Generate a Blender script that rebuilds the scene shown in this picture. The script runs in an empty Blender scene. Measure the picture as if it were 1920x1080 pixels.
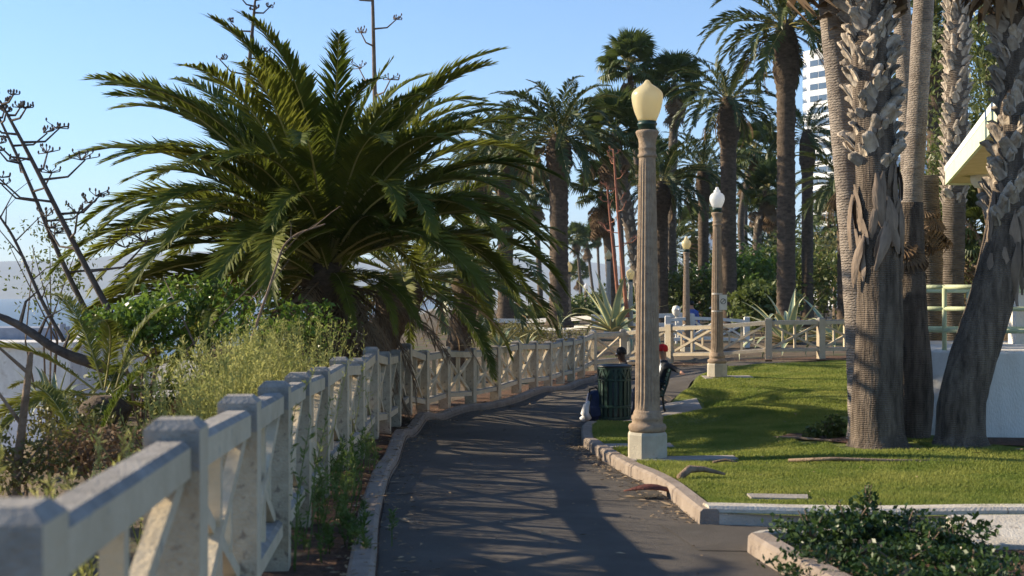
import bpy, bmesh, math, random
import numpy as np
from mathutils import Vector, Matrix, Euler
R = math.radians
PI = math.pi
sc = bpy.context.scene
COL = sc.collection

# ------------------------------------------------------------------ camera, sky, sun, exposure
FPX = 2400.0            # focal length in photo pixels (1920 wide)
EYE = 1.65
cam_d = bpy.data.cameras.new('camera'); cam = bpy.data.objects.new('camera', cam_d); COL.objects.link(cam)
cam.location = (0, 0, EYE); cam.rotation_euler = (R(90) + 10 / FPX, 0, 0)
cam_d.sensor_width = 36; cam_d.lens = 45; cam_d.clip_start = 0.1; cam_d.clip_end = 30000
cam_d.dof.use_dof = True; cam_d.dof.focus_distance = 19.0; cam_d.dof.aperture_fstop = 3.4
sc.camera = cam

SUN_EL, SUN_AZ_LEFT = 24.0, 74.0       # elevation; degrees left of the view axis
w = bpy.data.worlds.new('World'); sc.world = w; w.use_nodes = True
nt = w.node_tree; nt.nodes.clear()
sky = nt.nodes.new('ShaderNodeTexSky'); sky.sky_type = 'NISHITA'; sky.sun_disc = False
sky.sun_elevation = R(SUN_EL); sky.sun_rotation = R(-SUN_AZ_LEFT)
sky.air_density = 1.0; sky.dust_density = 0.08; sky.ozone_density = 6.0
bg = nt.nodes.new('ShaderNodeBackground'); bg.inputs[1].default_value = 0.1
wo = nt.nodes.new('ShaderNodeOutputWorld')
nt.links.new(sky.outputs[0], bg.inputs[0]); nt.links.new(bg.outputs[0], wo.inputs[0])
sl = bpy.data.lights.new('sun', 'SUN'); so = bpy.data.objects.new('sun', sl); COL.objects.link(so)
sl.energy = 5.0; sl.angle = R(0.55); sl.color = (1.0, 0.85, 0.62)
_a = R(SUN_AZ_LEFT); _e = R(SUN_EL)
sdir = Vector((-math.sin(_a) * math.cos(_e), math.cos(_a) * math.cos(_e), math.sin(_e)))   # towards the sun
so.rotation_euler = sdir.to_track_quat('Z', 'Y').to_euler(); so.location = sdir * 60
sc.view_settings.view_transform = 'Standard'; sc.view_settings.look = 'None'
sc.view_settings.exposure = 1.12; sc.view_settings.gamma = 1.0
sc.cycles.use_denoising = True
sc.cycles.max_bounces = 8; sc.cycles.transparent_max_bounces = 12
sc.cycles.volume_bounces = 0

def W(px, py, d):
    """a point seen at photo pixel (px, py) standing d metres ahead"""
    return Vector(((px - 960) * d / FPX, d, EYE - (py - 550) * d / FPX))

# ------------------------------------------------------------------ materials
def new_mat(name):
    m = bpy.data.materials.new(name); m.use_nodes = True
    nt = m.node_tree; nt.nodes.clear()
    out = nt.nodes.new('ShaderNodeOutputMaterial')
    return m, nt, out
def surf(name, c1, c2, rough=0.85, scale=6.0, bump=0.3, bscale=None, stretch=(1, 1, 1), detail=6, coords='Object', lines=None, spots=None, spec=0.3, rand=0.0):
    """two-tone noise surface with bump; lines=(axis scale, strength, distortion) adds ring / fissure relief"""
    m, nt, out = new_mat(name); N = nt.nodes.new; L = nt.links.new
    tc = N('ShaderNodeTexCoord'); mp = N('ShaderNodeMapping'); mp.inputs['Scale'].default_value = stretch
    L(tc.outputs[coords], mp.inputs[0])
    n1 = N('ShaderNodeTexNoise'); n1.inputs['Scale'].default_value = scale; n1.inputs['Detail'].default_value = detail; n1.inputs['Roughness'].default_value = 0.65
    L(mp.outputs[0], n1.inputs['Vector'])
    rp = N('ShaderNodeValToRGB'); rp.color_ramp.elements[0].position = 0.33; rp.color_ramp.elements[1].position = 0.68
    rp.color_ramp.elements[0].color = (*c1, 1); rp.color_ramp.elements[1].color = (*c2, 1)
    L(n1.outputs[0], rp.inputs[0])
    col = rp.outputs[0]
    b = N('ShaderNodeBsdfPrincipled'); b.inputs['Roughness'].default_value = rough; b.inputs['Specular IOR Level'].default_value = spec
    if spots:
        n3 = N('ShaderNodeTexNoise'); n3.inputs['Scale'].default_value = spots[0]; n3.inputs['Detail'].default_value = 4
        L(tc.outputs[coords], n3.inputs['Vector'])
        r3 = N('ShaderNodeValToRGB'); r3.color_ramp.elements[0].position = spots[1]; r3.color_ramp.elements[1].position = spots[1] + 0.1
        r3.color_ramp.elements[0].color = (0, 0, 0, 1); r3.color_ramp.elements[1].color = (1, 1, 1, 1)
        L(n3.outputs[0], r3.inputs[0])
        mx = N('ShaderNodeMix'); mx.data_type = 'RGBA'; mx.inputs['B'].default_value = (*spots[2], 1)
        L(r3.outputs[0], mx.inputs['Factor']); L(col, mx.inputs['A']); col = mx.outputs['Result']
    if rand:
        oi = N('ShaderNodeObjectInfo'); mr = N('ShaderNodeMapRange')
        mr.inputs['To Min'].default_value = 1 - rand; mr.inputs['To Max'].default_value = 1 + rand
        L(oi.outputs['Random'], mr.inputs['Value'])
        hs = N('ShaderNodeHueSaturation'); L(mr.outputs[0], hs.inputs['Value']); L(col, hs.inputs['Color']); col = hs.outputs[0]
    L(col, b.inputs['Base Color'])
    if bump:
        n2 = N('ShaderNodeTexNoise'); n2.inputs['Scale'].default_value = bscale or scale * 5; n2.inputs['Detail'].default_value = 5
        L(mp.outputs[0], n2.inputs['Vector'])
        h = n2.outputs[0]
        if lines:
            wv = N('ShaderNodeTexWave'); wv.wave_type = 'BANDS'; wv.bands_direction = lines[3] if len(lines) > 3 else 'Z'
            wv.inputs['Scale'].default_value = lines[0]; wv.inputs['Distortion'].default_value = lines[2]; wv.inputs['Detail'].default_value = 3; wv.inputs['Detail Scale'].default_value = 2.0
            L(tc.outputs[coords], wv.inputs['Vector'])
            ad = N('ShaderNodeMath'); ad.operation = 'MULTIPLY_ADD'; ad.inputs[1].default_value = lines[1]
            L(wv.outputs['Fac'], ad.inputs[0]); L(h, ad.inputs[2]); h = ad.outputs[0]
        bp = N('ShaderNodeBump'); bp.inputs['Strength'].default_value = bump; bp.inputs['Distance'].default_value = 0.03
        L(h, bp.inputs['Height']); L(bp.outputs[0], b.inputs['Normal'])
    L(b.outputs[0], out.inputs[0])
    return m
def leafm(name, c1, c2, trans=0.4, rough=0.45, tcol=None, scale=1.5, spec=0.4, hi=0.95):
    """leaf: diffuse and gloss on top, light through from behind"""
    m, nt, out = new_mat(name); N = nt.nodes.new; L = nt.links.new
    ge = N('ShaderNodeNewGeometry'); oi = N('ShaderNodeObjectInfo')
    n1 = N('ShaderNodeTexNoise'); n1.inputs['Scale'].default_value = scale; n1.inputs['Detail'].default_value = 3
    L(ge.outputs['Position'], n1.inputs['Vector'])
    ad = N('ShaderNodeMath'); ad.operation = 'MULTIPLY_ADD'; ad.inputs[1].default_value = 0.35
    L(oi.outputs['Random'], ad.inputs[0]); L(n1.outputs[0], ad.inputs[2])
    rp = N('ShaderNodeValToRGB'); rp.color_ramp.elements[0].position = 0.4; rp.color_ramp.elements[1].position = hi
    rp.color_ramp.elements[0].color = (*c1, 1); rp.color_ramp.elements[1].color = (*c2, 1)
    L(ad.outputs[0], rp.inputs[0])
    b = N('ShaderNodeBsdfPrincipled'); b.inputs['Roughness'].default_value = rough; b.inputs['Specular IOR Level'].default_value = spec
    L(rp.outputs[0], b.inputs['Base Color'])
    t = N('ShaderNodeBsdfTranslucent')
    if tcol: t.inputs[0].default_value = (*tcol, 1)
    else: L(rp.outputs[0], t.inputs[0])
    mx = N('ShaderNodeMixShader'); mx.inputs[0].default_value = trans
    L(b.outputs[0], mx.inputs[1]); L(t.outputs[0], mx.inputs[2]); L(mx.outputs[0], out.inputs[0])
    return m
M = {}
M['asphalt'] = surf('asphalt', (0.07, 0.06, 0.05), (0.12, 0.103, 0.086), 0.9, 1.2, 0.55, 160, spots=(2.3, 0.62, (0.1, 0.088, 0.074)))
M['kerb'] = surf('kerb_concrete', (0.21, 0.165, 0.132), (0.32, 0.262, 0.215), 0.9, 4, 0.4, 60, spots=(9, 0.62, (0.13, 0.1, 0.085)))
M['kerb_white'] = surf('kerb_pale', (0.42, 0.37, 0.3), (0.58, 0.53, 0.45), 0.9, 4, 0.4, 50, spots=(7, 0.64, (0.24, 0.2, 0.16)))
M['mulch'] = surf('mulch', (0.05, 0.03, 0.018), (0.17, 0.09, 0.055), 0.95, 14, 1.0, 60, spots=(3, 0.6, (0.1, 0.085, 0.06)))
M['dirt'] = surf('dirt', (0.06, 0.045, 0.028), (0.15, 0.11, 0.07), 0.95, 1.5, 0.9, 20, spots=(0.8, 0.55, (0.07, 0.08, 0.03)))
M['soil'] = surf('lawn_soil', (0.1, 0.14, 0.022), (0.21, 0.22, 0.05), 0.95, 1.2, 0.9, 90, spots=(0.9, 0.62, (0.2, 0.16, 0.07)))
M['paint'] = surf('beige_paint', (0.5, 0.405, 0.27), (0.62, 0.515, 0.36), 0.8, 5, 0.25, 45, spots=(11, 0.63, (0.36, 0.32, 0.25)), rand=0.06)
M['paint_worn'] = surf('worn_beige_paint', (0.36, 0.29, 0.2), (0.5, 0.42, 0.3), 0.9, 12, 0.5, 70, spots=(22, 0.58, (0.24, 0.19, 0.14)), rand=0.1)
M['concrete'] = surf('bare_concrete', (0.2, 0.185, 0.165), (0.36, 0.33, 0.295), 0.95, 9, 0.5, 70, spots=(40, 0.66, (0.15, 0.14, 0.125)), rand=0.1)
M['pad'] = surf('pad_concrete', (0.25, 0.22, 0.19), (0.36, 0.32, 0.28), 0.95, 5, 0.3, 60)
M['white_wall'] = surf('white_stucco', (0.58, 0.54, 0.49), (0.74, 0.71, 0.66), 0.9, 2.5, 0.45, 60, (1, 1, 0.4), spots=(2.4, 0.6, (0.5, 0.45, 0.39)))
M['white_paint'] = surf('white_wood_paint', (0.6, 0.57, 0.52), (0.74, 0.71, 0.66), 0.7, 5, 0.2, 40)
M['lamp_stone'] = surf('lamp_stone', (0.24, 0.17, 0.115), (0.36, 0.27, 0.19), 0.9, 14, 0.45, 120, spots=(25, 0.63, (0.19, 0.13, 0.1)))
M['lamp_plinth'] = surf('lamp_plinth', (0.36, 0.32, 0.25), (0.47, 0.43, 0.34), 0.85, 5, 0.2, 60, spots=(14, 0.66, (0.28, 0.24, 0.19)))
M['lamp_grey'] = surf('lamp_grey', (0.3, 0.29, 0.27), (0.4, 0.39, 0.36), 0.8, 9, 0.2, 60)
M['green_metal'] = surf('green_metal', (0.008, 0.032, 0.023), (0.015, 0.05, 0.037), 0.4, 8, 0.1, 60, spec=0.5)
M['black_metal'] = surf('black_metal', (0.012, 0.014, 0.013), (0.025, 0.027, 0.026), 0.45, 8, 0.1, 60, spec=0.5)
M['rail_green'] = surf('rail_green', (0.4, 0.45, 0.27), (0.52, 0.56, 0.37), 0.6, 6, 0.15, 50, spots=(16, 0.64, (0.3, 0.3, 0.24)))
M['fascia'] = surf('fascia_green', (0.5, 0.56, 0.36), (0.6, 0.65, 0.45), 0.7, 4, 0.15, 40)
M['soffit'] = surf('soffit_tan', (0.45, 0.36, 0.2), (0.55, 0.45, 0.27), 0.8, 3, 0.15, 30)
M['roof_white'] = surf('roof_white', (0.65, 0.65, 0.63), (0.78, 0.78, 0.76), 0.7, 3, 0.15, 30)
M['bark'] = surf('palm_bark', (0.13, 0.1, 0.075), (0.27, 0.215, 0.165), 0.95, 5, 1.0, 26, (1, 1, 2.2), lines=(9, 1.2, 1.2))
M['bark_dark'] = surf('canary_bark', (0.05, 0.036, 0.026), (0.14, 0.1, 0.07), 0.95, 6, 1.0, 22, (1, 1, 2.0))
M['bark_smooth'] = surf('smooth_palm_bark', (0.18, 0.145, 0.12), (0.33, 0.28, 0.235), 0.9, 4, 0.9, 30, (1, 1, 2.5), lines=(11, 0.35, 5.0), spots=(5, 0.6, (0.2, 0.16, 0.13)))
M['bark_base'] = surf('fissured_palm_bark', (0.05, 0.037, 0.028), (0.2, 0.157, 0.12), 0.95, 15, 1.0, 34, (1, 1, 0.16), spots=(2.2, 0.56, (0.075, 0.058, 0.045)), lines=(16, 0.25, 3.0))
M['boot'] = surf('leaf_base_grey', (0.17, 0.13, 0.1), (0.47, 0.405, 0.33), 0.85, 9, 0.7, 40, (1, 1, 0.35), rand=0.38)
M['dead'] = leafm('dead_frond', (0.1, 0.062, 0.036), (0.27, 0.19, 0.12), 0.15, 0.8, spec=0.15)
M['dead_blade'] = surf('dry_sheath', (0.08, 0.055, 0.04), (0.27, 0.205, 0.155), 0.8, 5, 0.4, 30, (1, 1, 0.3), rand=0.3)
M['twig'] = surf('twig', (0.13, 0.085, 0.055), (0.28, 0.2, 0.14), 0.9, 8, 0.5, 50, rand=0.15)
M['stalk'] = surf('agave_stalk', (0.06, 0.045, 0.04), (0.14, 0.11, 0.09), 0.9, 8, 0.4, 50)
M['stalk_red'] = surf('agave_stalk_red', (0.24, 0.085, 0.05), (0.36, 0.15, 0.09), 0.8, 8, 0.3, 50)
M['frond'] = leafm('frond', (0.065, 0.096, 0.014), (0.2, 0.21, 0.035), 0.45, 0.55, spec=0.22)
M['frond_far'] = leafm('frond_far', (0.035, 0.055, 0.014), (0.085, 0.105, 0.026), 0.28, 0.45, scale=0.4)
M['rachis'] = surf('rachis', (0.2, 0.18, 0.05), (0.36, 0.3, 0.1), 0.5, 3, 0, spec=0.5)
M['fan'] = leafm('fan_leaf', (0.04, 0.065, 0.014), (0.11, 0.14, 0.035), 0.3, 0.45, scale=0.4)
M['agave'] = surf('agave_leaf', (0.16, 0.22, 0.15), (0.25, 0.31, 0.22), 0.5, 3, 0.1, 20)
M['agave_edge'] = surf('agave_margin', (0.6, 0.54, 0.25), (0.7, 0.64, 0.36), 0.5, 3, 0.1, 20)
M['vine'] = leafm('vine_leaf', (0.07, 0.13, 0.018), (0.17, 0.25, 0.04), 0.4, 0.35)
M['weed'] = leafm('weed_leaf', (0.25, 0.27, 0.075), (0.43, 0.41, 0.15), 0.45, 0.7, spec=0.15)
M['weed_green'] = leafm('green_weed', (0.06, 0.11, 0.02), (0.16, 0.21, 0.05), 0.4, 0.6)
M['shrub'] = leafm('shrub_leaf', (0.022, 0.05, 0.012), (0.075, 0.125, 0.028), 0.25, 0.42, scale=3, spec=0.4)
M['bush'] = leafm('bush_leaf', (0.05, 0.08, 0.016), (0.14, 0.17, 0.04), 0.35, 0.5, scale=0.5)
M['olive'] = leafm('olive_leaf', (0.11, 0.11, 0.03), (0.22, 0.19, 0.06), 0.3, 0.6)
M['euc'] = leafm('eucalyptus_leaf', (0.045, 0.075, 0.02), (0.17, 0.19, 0.06), 0.35, 0.4, scale=0.8)
M['grass'] = leafm('grass_blade', (0.1, 0.17, 0.026), (0.31, 0.32, 0.08), 0.45, 0.6, scale=1.7, spec=0.15, hi=0.92)
M['litter'] = surf('leaf_litter', (0.2, 0.13, 0.07), (0.42, 0.31, 0.19), 0.9, 8, 0.2, 40, rand=0.3)
M['skin_dark'] = surf('skin_deep', (0.06, 0.032, 0.02), (0.085, 0.045, 0.03), 0.5, 6, 0.05, 60)
M['skin'] = surf('skin_tan', (0.34, 0.18, 0.12), (0.42, 0.24, 0.16), 0.5, 6, 0.05, 60)
M['hair'] = surf('hair_black', (0.008, 0.006, 0.005), (0.018, 0.014, 0.012), 0.6, 30, 0.4, 120)
M['jacket'] = surf('jacket_dark', (0.015, 0.017, 0.022), (0.03, 0.033, 0.04), 0.85, 8, 0.3, 50)
M['shirt'] = surf('shirt_white', (0.6, 0.62, 0.66), (0.72, 0.74, 0.78), 0.9, 8, 0.3, 40)
M['red'] = surf('red_cap', (0.5, 0.012, 0.015), (0.62, 0.02, 0.022), 0.8, 8, 0.15, 60)
M['jeans'] = surf('jeans', (0.03, 0.04, 0.07), (0.05, 0.065, 0.11), 0.9, 8, 0.2, 60)
M['navy'] = surf('navy_cloth', (0.012, 0.022, 0.06), (0.025, 0.04, 0.1), 0.7, 8, 0.3, 50)
M['blue'] = surf('blue_cloth', (0.05, 0.09, 0.3), (0.08, 0.13, 0.4), 0.8, 8, 0.2, 50)
M['bagwhite'] = surf('white_cloth', (0.6, 0.6, 0.62), (0.75, 0.75, 0.77), 0.7, 8, 0.3, 50)
M['tower'] = surf('tower_white', (0.72, 0.72, 0.72), (0.8, 0.8, 0.8), 0.7, 0.05, 0)
M['glass'] = surf('window_glass', (0.06, 0.09, 0.14), (0.1, 0.14, 0.2), 0.08, 0.1, 0, spec=0.8)
M['blue_wall'] = surf('pale_blue_siding', (0.5, 0.56, 0.66), (0.58, 0.64, 0.74), 0.8, 0.3, 0)
M['grey_roof'] = surf('grey_roof', (0.2, 0.22, 0.26), (0.3, 0.32, 0.37), 0.8, 2, 0.3, 20)
M['hill'] = surf('hill_scrub', (0.09, 0.085, 0.05), (0.2, 0.17, 0.11), 1.0, 0.004, 0.0)
M['beach'] = surf('lowland', (0.2, 0.18, 0.14), (0.34, 0.3, 0.24), 1.0, 0.02, 0.0)
def sea_mat():
    m, nt, out = new_mat('sea_water'); N = nt.nodes.new; L = nt.links.new
    b = N('ShaderNodeBsdfPrincipled'); b.inputs['Base Color'].default_value = (0.045, 0.075, 0.095, 1); b.inputs['Roughness'].default_value = 0.4
    n = N('ShaderNodeTexNoise'); n.inputs['Scale'].default_value = 0.15; n.inputs['Detail'].default_value = 6
    g = N('ShaderNodeTexCoord'); L(g.outputs['Object'], n.inputs['Vector'])
    bp = N('ShaderNodeBump'); bp.inputs['Strength'].default_value = 0.5; bp.inputs['Distance'].default_value = 1.0
    L(n.outputs[0], bp.inputs['Height']); L(bp.outputs[0], b.inputs['Normal']); L(b.outputs[0], out.inputs[0])
    return m
M['sea'] = sea_mat()
def globe_mat(name, c, tr):
    m, nt, out = new_mat(name); N = nt.nodes.new; L = nt.links.new
    b = N('ShaderNodeBsdfPrincipled'); b.inputs['Base Color'].default_value = (*c, 1); b.inputs['Roughness'].default_value = 0.25
    t = N('ShaderNodeBsdfTranslucent'); t.inputs[0].default_value = (*c, 1)
    mx = N('ShaderNodeMixShader'); mx.inputs[0].default_value = tr
    L(b.outputs[0], mx.inputs[1]); L(t.outputs[0], mx.inputs[2]); L(mx.outputs[0], out.inputs[0])
    return m
M['globe'] = globe_mat('cream_globe', (0.82, 0.72, 0.46), 0.5)
M['globe_white'] = globe_mat('white_globe', (0.85, 0.85, 0.85), 0.5)

# ------------------------------------------------------------------ mesh helpers
class MB:
    def __init__(s): s.v = []; s.f = []; s.m = []
    def add(s, vs, fs, mi=0):
        o = len(s.v); s.v.extend([tuple(p) for p in vs]); s.f.extend([tuple(i + o for i in f) for f in fs]); s.m.extend([mi] * len(fs)); return s
    def box(s, c, d, mi=0, rot=None, ch=0.0):
        """box centred c, size d; ch chamfers the top edge"""
        x, y, z = d[0] / 2, d[1] / 2, d[2] / 2
        if ch:
            k = ch
            vs = [(-x, -y, -z), (x, -y, -z), (x, y, -z), (-x, y, -z), (-x, -y, z - k), (x, -y, z - k), (x, y, z - k), (-x, y, z - k),
                  (-x + k, -y + k, z), (x - k, -y + k, z), (x - k, y - k, z), (-x + k, y - k, z)]
            fs = [(3, 2, 1, 0), (0, 1, 5, 4), (1, 2, 6, 5), (2, 3, 7, 6), (3, 0, 4, 7), (4, 5, 9, 8), (5, 6, 10, 9), (6, 7, 11, 10), (7, 4, 8, 11), (8, 9, 10, 11)]
        else:
            vs = [(-x, -y, -z), (x, -y, -z), (x, y, -z), (-x, y, -z), (-x, -y, z), (x, -y, z), (x, y, z), (-x, y, z)]
            fs = [(3, 2, 1, 0), (0, 1, 5, 4), (1, 2, 6, 5), (2, 3, 7, 6), (3, 0, 4, 7), (4, 5, 6, 7)]
        if rot is not None: vs = [rot @ Vector(p) for p in vs]
        return s.add([(p[0] + c[0], p[1] + c[1], p[2] + c[2]) for p in vs], fs, mi)
    def bar(s, a, b, wd, ht, mi=0, up=Vector((0, 0, 1))):
        a = Vector(a); b = Vector(b); d = b - a; L = d.length; d.normalize()
        sd = d.cross(up)
        if sd.length < 1e-4: sd = Vector((1, 0, 0))
        sd.normalize(); u = sd.cross(d)
        vs = []
        for p in (a, b):
            for i, j in ((-1, -1), (1, -1), (1, 1), (-1, 1)): vs.append(p + sd * (i * wd / 2) + u * (j * ht / 2))
        return s.add(vs, [(3, 2, 1, 0), (4, 5, 6, 7), (0, 1, 5, 4), (1, 2, 6, 5), (2, 3, 7, 6), (3, 0, 4, 7)], mi)
    def tube(s, pts, rad, n=8, mi=0, jit=0.0, rnd=None, cap=True):
        pts = [Vector(p) for p in pts]; vs = []; ref = Vector((1, 0, 0))
        for i, p in enumerate(pts):
            t = (pts[min(i + 1, len(pts) - 1)] - pts[max(i - 1, 0)]).normalized()
            if abs(t.dot(ref)) > 0.95: ref = Vector((0, 1, 0))
            a = (ref - t * ref.dot(t)).normalized(); b = t.cross(a); ref = a
            r = rad[i] if hasattr(rad, '__len__') else rad
            for k in range(n):
                q = 2 * PI * k / n; rr = r * (1 + (rnd.uniform(-jit, jit) if rnd else 0))
                vs.append(p + a * (math.cos(q) * rr) + b * (math.sin(q) * rr))
        fs = []
        for i in range(len(pts) - 1):
            for k in range(n):
                k2 = (k + 1) % n; fs.append((i * n + k, i * n + k2, (i + 1) * n + k2, (i + 1) * n + k))
        if cap:
            fs.append(tuple(reversed(range(n)))); o = (len(pts) - 1) * n; fs.append(tuple(range(o, o + n)))
        return s.add(vs, fs, mi)
    def lathe(s, prof, n=24, mi=0, c=(0, 0, 0), flute=None):
        """prof: (r, z) list; flute=(count, depth, z0, z1)"""
        vs = []
        for r, z in prof:
            for k in range(n):
                q = 2 * PI * k / n; rr = r
                if flute and flute[2] <= z <= flute[3]: rr = r * (1 - flute[1] * (0.5 - 0.5 * math.cos(q * flute[0])))
                vs.append((c[0] + math.cos(q) * rr, c[1] + math.sin(q) * rr, c[2] + z))
        fs = []
        for i in range(len(prof) - 1):
            for k in range(n):
                k2 = (k + 1) % n; fs.append((i * n + k, i * n + k2, (i + 1) * n + k2, (i + 1) * n + k))
        fs.append(tuple(reversed(range(n)))); o = (len(prof) - 1) * n; fs.append(tuple(range(o, o + n)))
        return s.add(vs, fs, mi)
    def mesh(s, name, mats, smooth=False):
        me = bpy.data.meshes.new(name); me.from_pydata(s.v, [], s.f)
        for m in (mats if isinstance(mats, (list, tuple)) else [mats]): me.materials.append(M[m] if isinstance(m, str) else m)
        if any(s.m): me.polygons.foreach_set('material_index', s.m)
        if smooth: me.polygons.foreach_set('use_smooth', [True] * len(s.f))
        me.update(); return me
    def build(s, name, mats, parent=None, smooth=False):
        return link(name, s.mesh(name, mats, smooth), parent)
def link(name, me, parent=None, loc=None, rot=None, scale=None):
    o = bpy.data.objects.new(name, me); COL.objects.link(o); o.parent = parent
    if loc is not None: o.location = loc
    if rot is not None: o.rotation_euler = rot
    if scale is not None: o.scale = (scale,) * 3 if not hasattr(scale, '__len__') else scale
    return o
def tag(o, label, cat, group=None):
    o['label'] = label; o['category'] = cat
    if group: o['group'] = group
    return o
def empty(name, loc=(0, 0, 0), label=None, cat=None, group=None, rz=0):
    o = bpy.data.objects.new(name, None); COL.objects.link(o); o.location = loc; o.rotation_euler = (0, 0, rz)
    o.empty_display_size = 0.2
    if label: tag(o, label, cat, group)
    return o
def struct(o, kind='structure'): o['kind'] = kind; return o
def np_mesh(name, v, f, mats, midx=None, smooth=False):
    """v (n,3) array, f (m,k) int array"""
    me = bpy.data.meshes.new(name); n, k = f.shape
    me.vertices.add(len(v)); me.vertices.foreach_set('co', np.asarray(v, np.float32).ravel())
    me.loops.add(n * k); me.loops.foreach_set('vertex_index', f.astype(np.int32).ravel())
    me.polygons.add(n); me.polygons.foreach_set('loop_start', np.arange(n, dtype=np.int32) * k); me.polygons.foreach_set('loop_total', np.full(n, k, np.int32))
    for m in (mats if isinstance(mats, (list, tuple)) else [mats]): me.materials.append(M[m])
    if midx is not None: me.polygons.foreach_set('material_index', np.asarray(midx, np.int32))
    if smooth: me.polygons.foreach_set('use_smooth', np.ones(n, bool))
    me.update(calc_edges=True); me.validate(); return me
def resample(poly, step=None, n=None):
    P = np.array(poly, float); d = np.r_[0, np.cumsum(np.hypot(*(P[1:] - P[:-1]).T[:2]))]
    if n is None: n = max(2, int(round(d[-1] / step)) + 1)
    t = np.linspace(0, d[-1], n)
    return np.stack([np.interp(t, d, P[:, k]) for k in range(P.shape[1])], 1)
def smooth_poly(poly, it=3):
    P = [np.array(p, float) for p in poly]
    for _ in range(it):
        Q = [P[0]]
        for a, b in zip(P[:-1], P[1:]): Q += [a * .75 + b * .25, a * .25 + b * .75]
        Q.append(P[-1]); P = Q
    return np.array(P)

# ------------------------------------------------------------------ ground heights
CTRL = np.array([(0, 2, .2), (0, 4, .18), (0, 5.5, .13), (0, 7.5, .07), (-1, 2, .22), (-1, 4, .22), (-1.2, 5.5, .16), (-1.3, 7, .11), (-1.45, 8.7, .06), (1.2, 5, .13), (-1, 10, -.0), (0, 11, -.03), (0, 13, -.1), (-1.5, 16.6, -.2), (.9, 16, -.2), (1.3, 20, -.48), (-1.3, 20, -.3), (-1.58, 10.7, 0), (-1.6, 13, -.08),
    (-.3, 23.2, -.38), (2.5, 21.5, -.5), (1, 28, -.45), (1.5, 31, -.48), (2.2, 34.8, -.5), (4, 33.4, -.2), (6.5, 31.4, -.02), (8.8, 32.7, 0), (4.1, 25.4, -.08), (3.1, 24.6, -.25), (5.5, 28, -.02),
    (3, 15, -.06), (3.75, 13, .02), (4.5, 13, .02), (1.36, 12.7, -.08), (5, 20, .05), (9, 28, .05), (2.5, 9.5, -.05), (4, 9, -.03), (2, 8, -.02), (3.5, 7.5, 0), (1.5, 8.3, 0), (2.2, 17.8, -.3), (3.6, 18.5, -.1), (14, 20, .1), (14, 10, .1), (14, 33, .1),
    (0, 40, -.3), (3, 45, .1), (9, 45, .1), (16, 50, .2), (0, 60, .3), (12, 70, .3), (30, 40, .3), (30, 80, .4), (-2, 28, -.5), (-2, 36, -.5), (-3, 45, -.3), (0, -4, .2), (4, 0, .1), (-4, 14, .25), (-3.4, 16, .35), (-2.9, 12, .15), (-3.4, 18.5, .2), (-4.4, 16, .2)])
def hgt(x, y):
    x = np.asarray(x, float); y = np.asarray(y, float)
    d2 = (x[..., None] - CTRL[:, 0]) ** 2 + (y[..., None] - CTRL[:, 1]) ** 2
    wt = 1 / (d2 + 0.25) ** 1.6
    return (wt * CTRL[:, 2]).sum(-1) / wt.sum(-1)
def H(x, y): return float(hgt(x, y))
def cliff(x, y):
    x = np.asarray(x, float); y = np.asarray(y, float)
    edge = np.interp(y, [0, 6, 8, 10, 14, 18, 24, 34, 60, 130], [-2.1, -2.3, -2.8, -3.5, -4.8, -5.2, -5.0, -4.6, -5, -8])
    s = np.clip(edge - x, 0, None)
    return -np.minimum(np.where(s < 2.5, 0.45 * s, 1.125 + (s - 2.5) * 1.1), 27.5)

# fence line, kerb lines
FENCE = smooth_poly([(-.84, 1.2), (-.9, 2.3), (-1.0, 3.75), (-1.16, 5.45), (-1.3, 7.0), (-1.45, 8.7), (-1.57, 10.7), (-1.6, 13), (-1.58, 16.6), (-1.56, 18.8), (-1.15, 21.3), (-.5, 23.2), (.12, 25.2), (.8, 27.8), (1.45, 30.6), (2.05, 33.2), (2.75, 34.1), (3.5, 33.8), (4.4, 33.0), (5.4, 32.2), (6.6, 31.8), (8, 32.1), (10, 32.8), (14, 34.2)], 2)
FL = resample(FENCE, n=240)
def normals(P):
    t = np.gradient(P, axis=0); t /= np.linalg.norm(t, axis=1)[:, None]
    return np.stack([t[:, 1], -t[:, 0]], 1)          # to the right of the direction of travel
def offset(P, d):
    d = np.asarray(d)[:, None] if hasattr(d, '__len__') else d
    return P + normals(P) * d
kd = np.interp(FL[:, 1] + 100 * (FL[:, 0] > 2.4), [1, 5, 7.5, 10.5, 12.8, 15.8, 18, 40, 130], [.56, .56, .56, .52, .46, .33, .38, .55, .55])
LEFT = offset(FL, kd)                                  # path edge of the left kerb
RIGHT = smooth_poly([(1.34, 9.2), (1.3, 10), (1.25, 10.9), (.96, 13), (.82, 14.2), (.84, 16), (.98, 17.8), (1.26, 19.7), (1.55, 20.4), (2.1, 21.4), (2.85, 23), (3.5, 25.2), (4.0, 27.2), (5.1, 28.4), (6.5, 29.4), (8.25, 30.3), (14, 32)], 2)

def strip(name, A, B, m, lift=0.0, na=120, nb=12, kind='structure', hf=None):
    A = resample(A, n=na); B = resample(B, n=na); T = np.linspace(0, 1, nb)
    P = A[:, None, :] * (1 - T[None, :, None]) + B[:, None, :] * T[None, :, None]
    z = (hf or hgt)(P[..., 0], P[..., 1]) + lift
    v = np.concatenate([P, z[..., None]], -1).reshape(-1, 3)
    i = np.arange(na - 1)[:, None] * nb + np.arange(nb - 1)[None]
    f = np.stack([i, i + 1, i + nb + 1, i + nb], -1).reshape(-1, 4)
    o = link(name, np_mesh(name, v, f, m, smooth=True)); o['kind'] = kind
    return o
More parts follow.
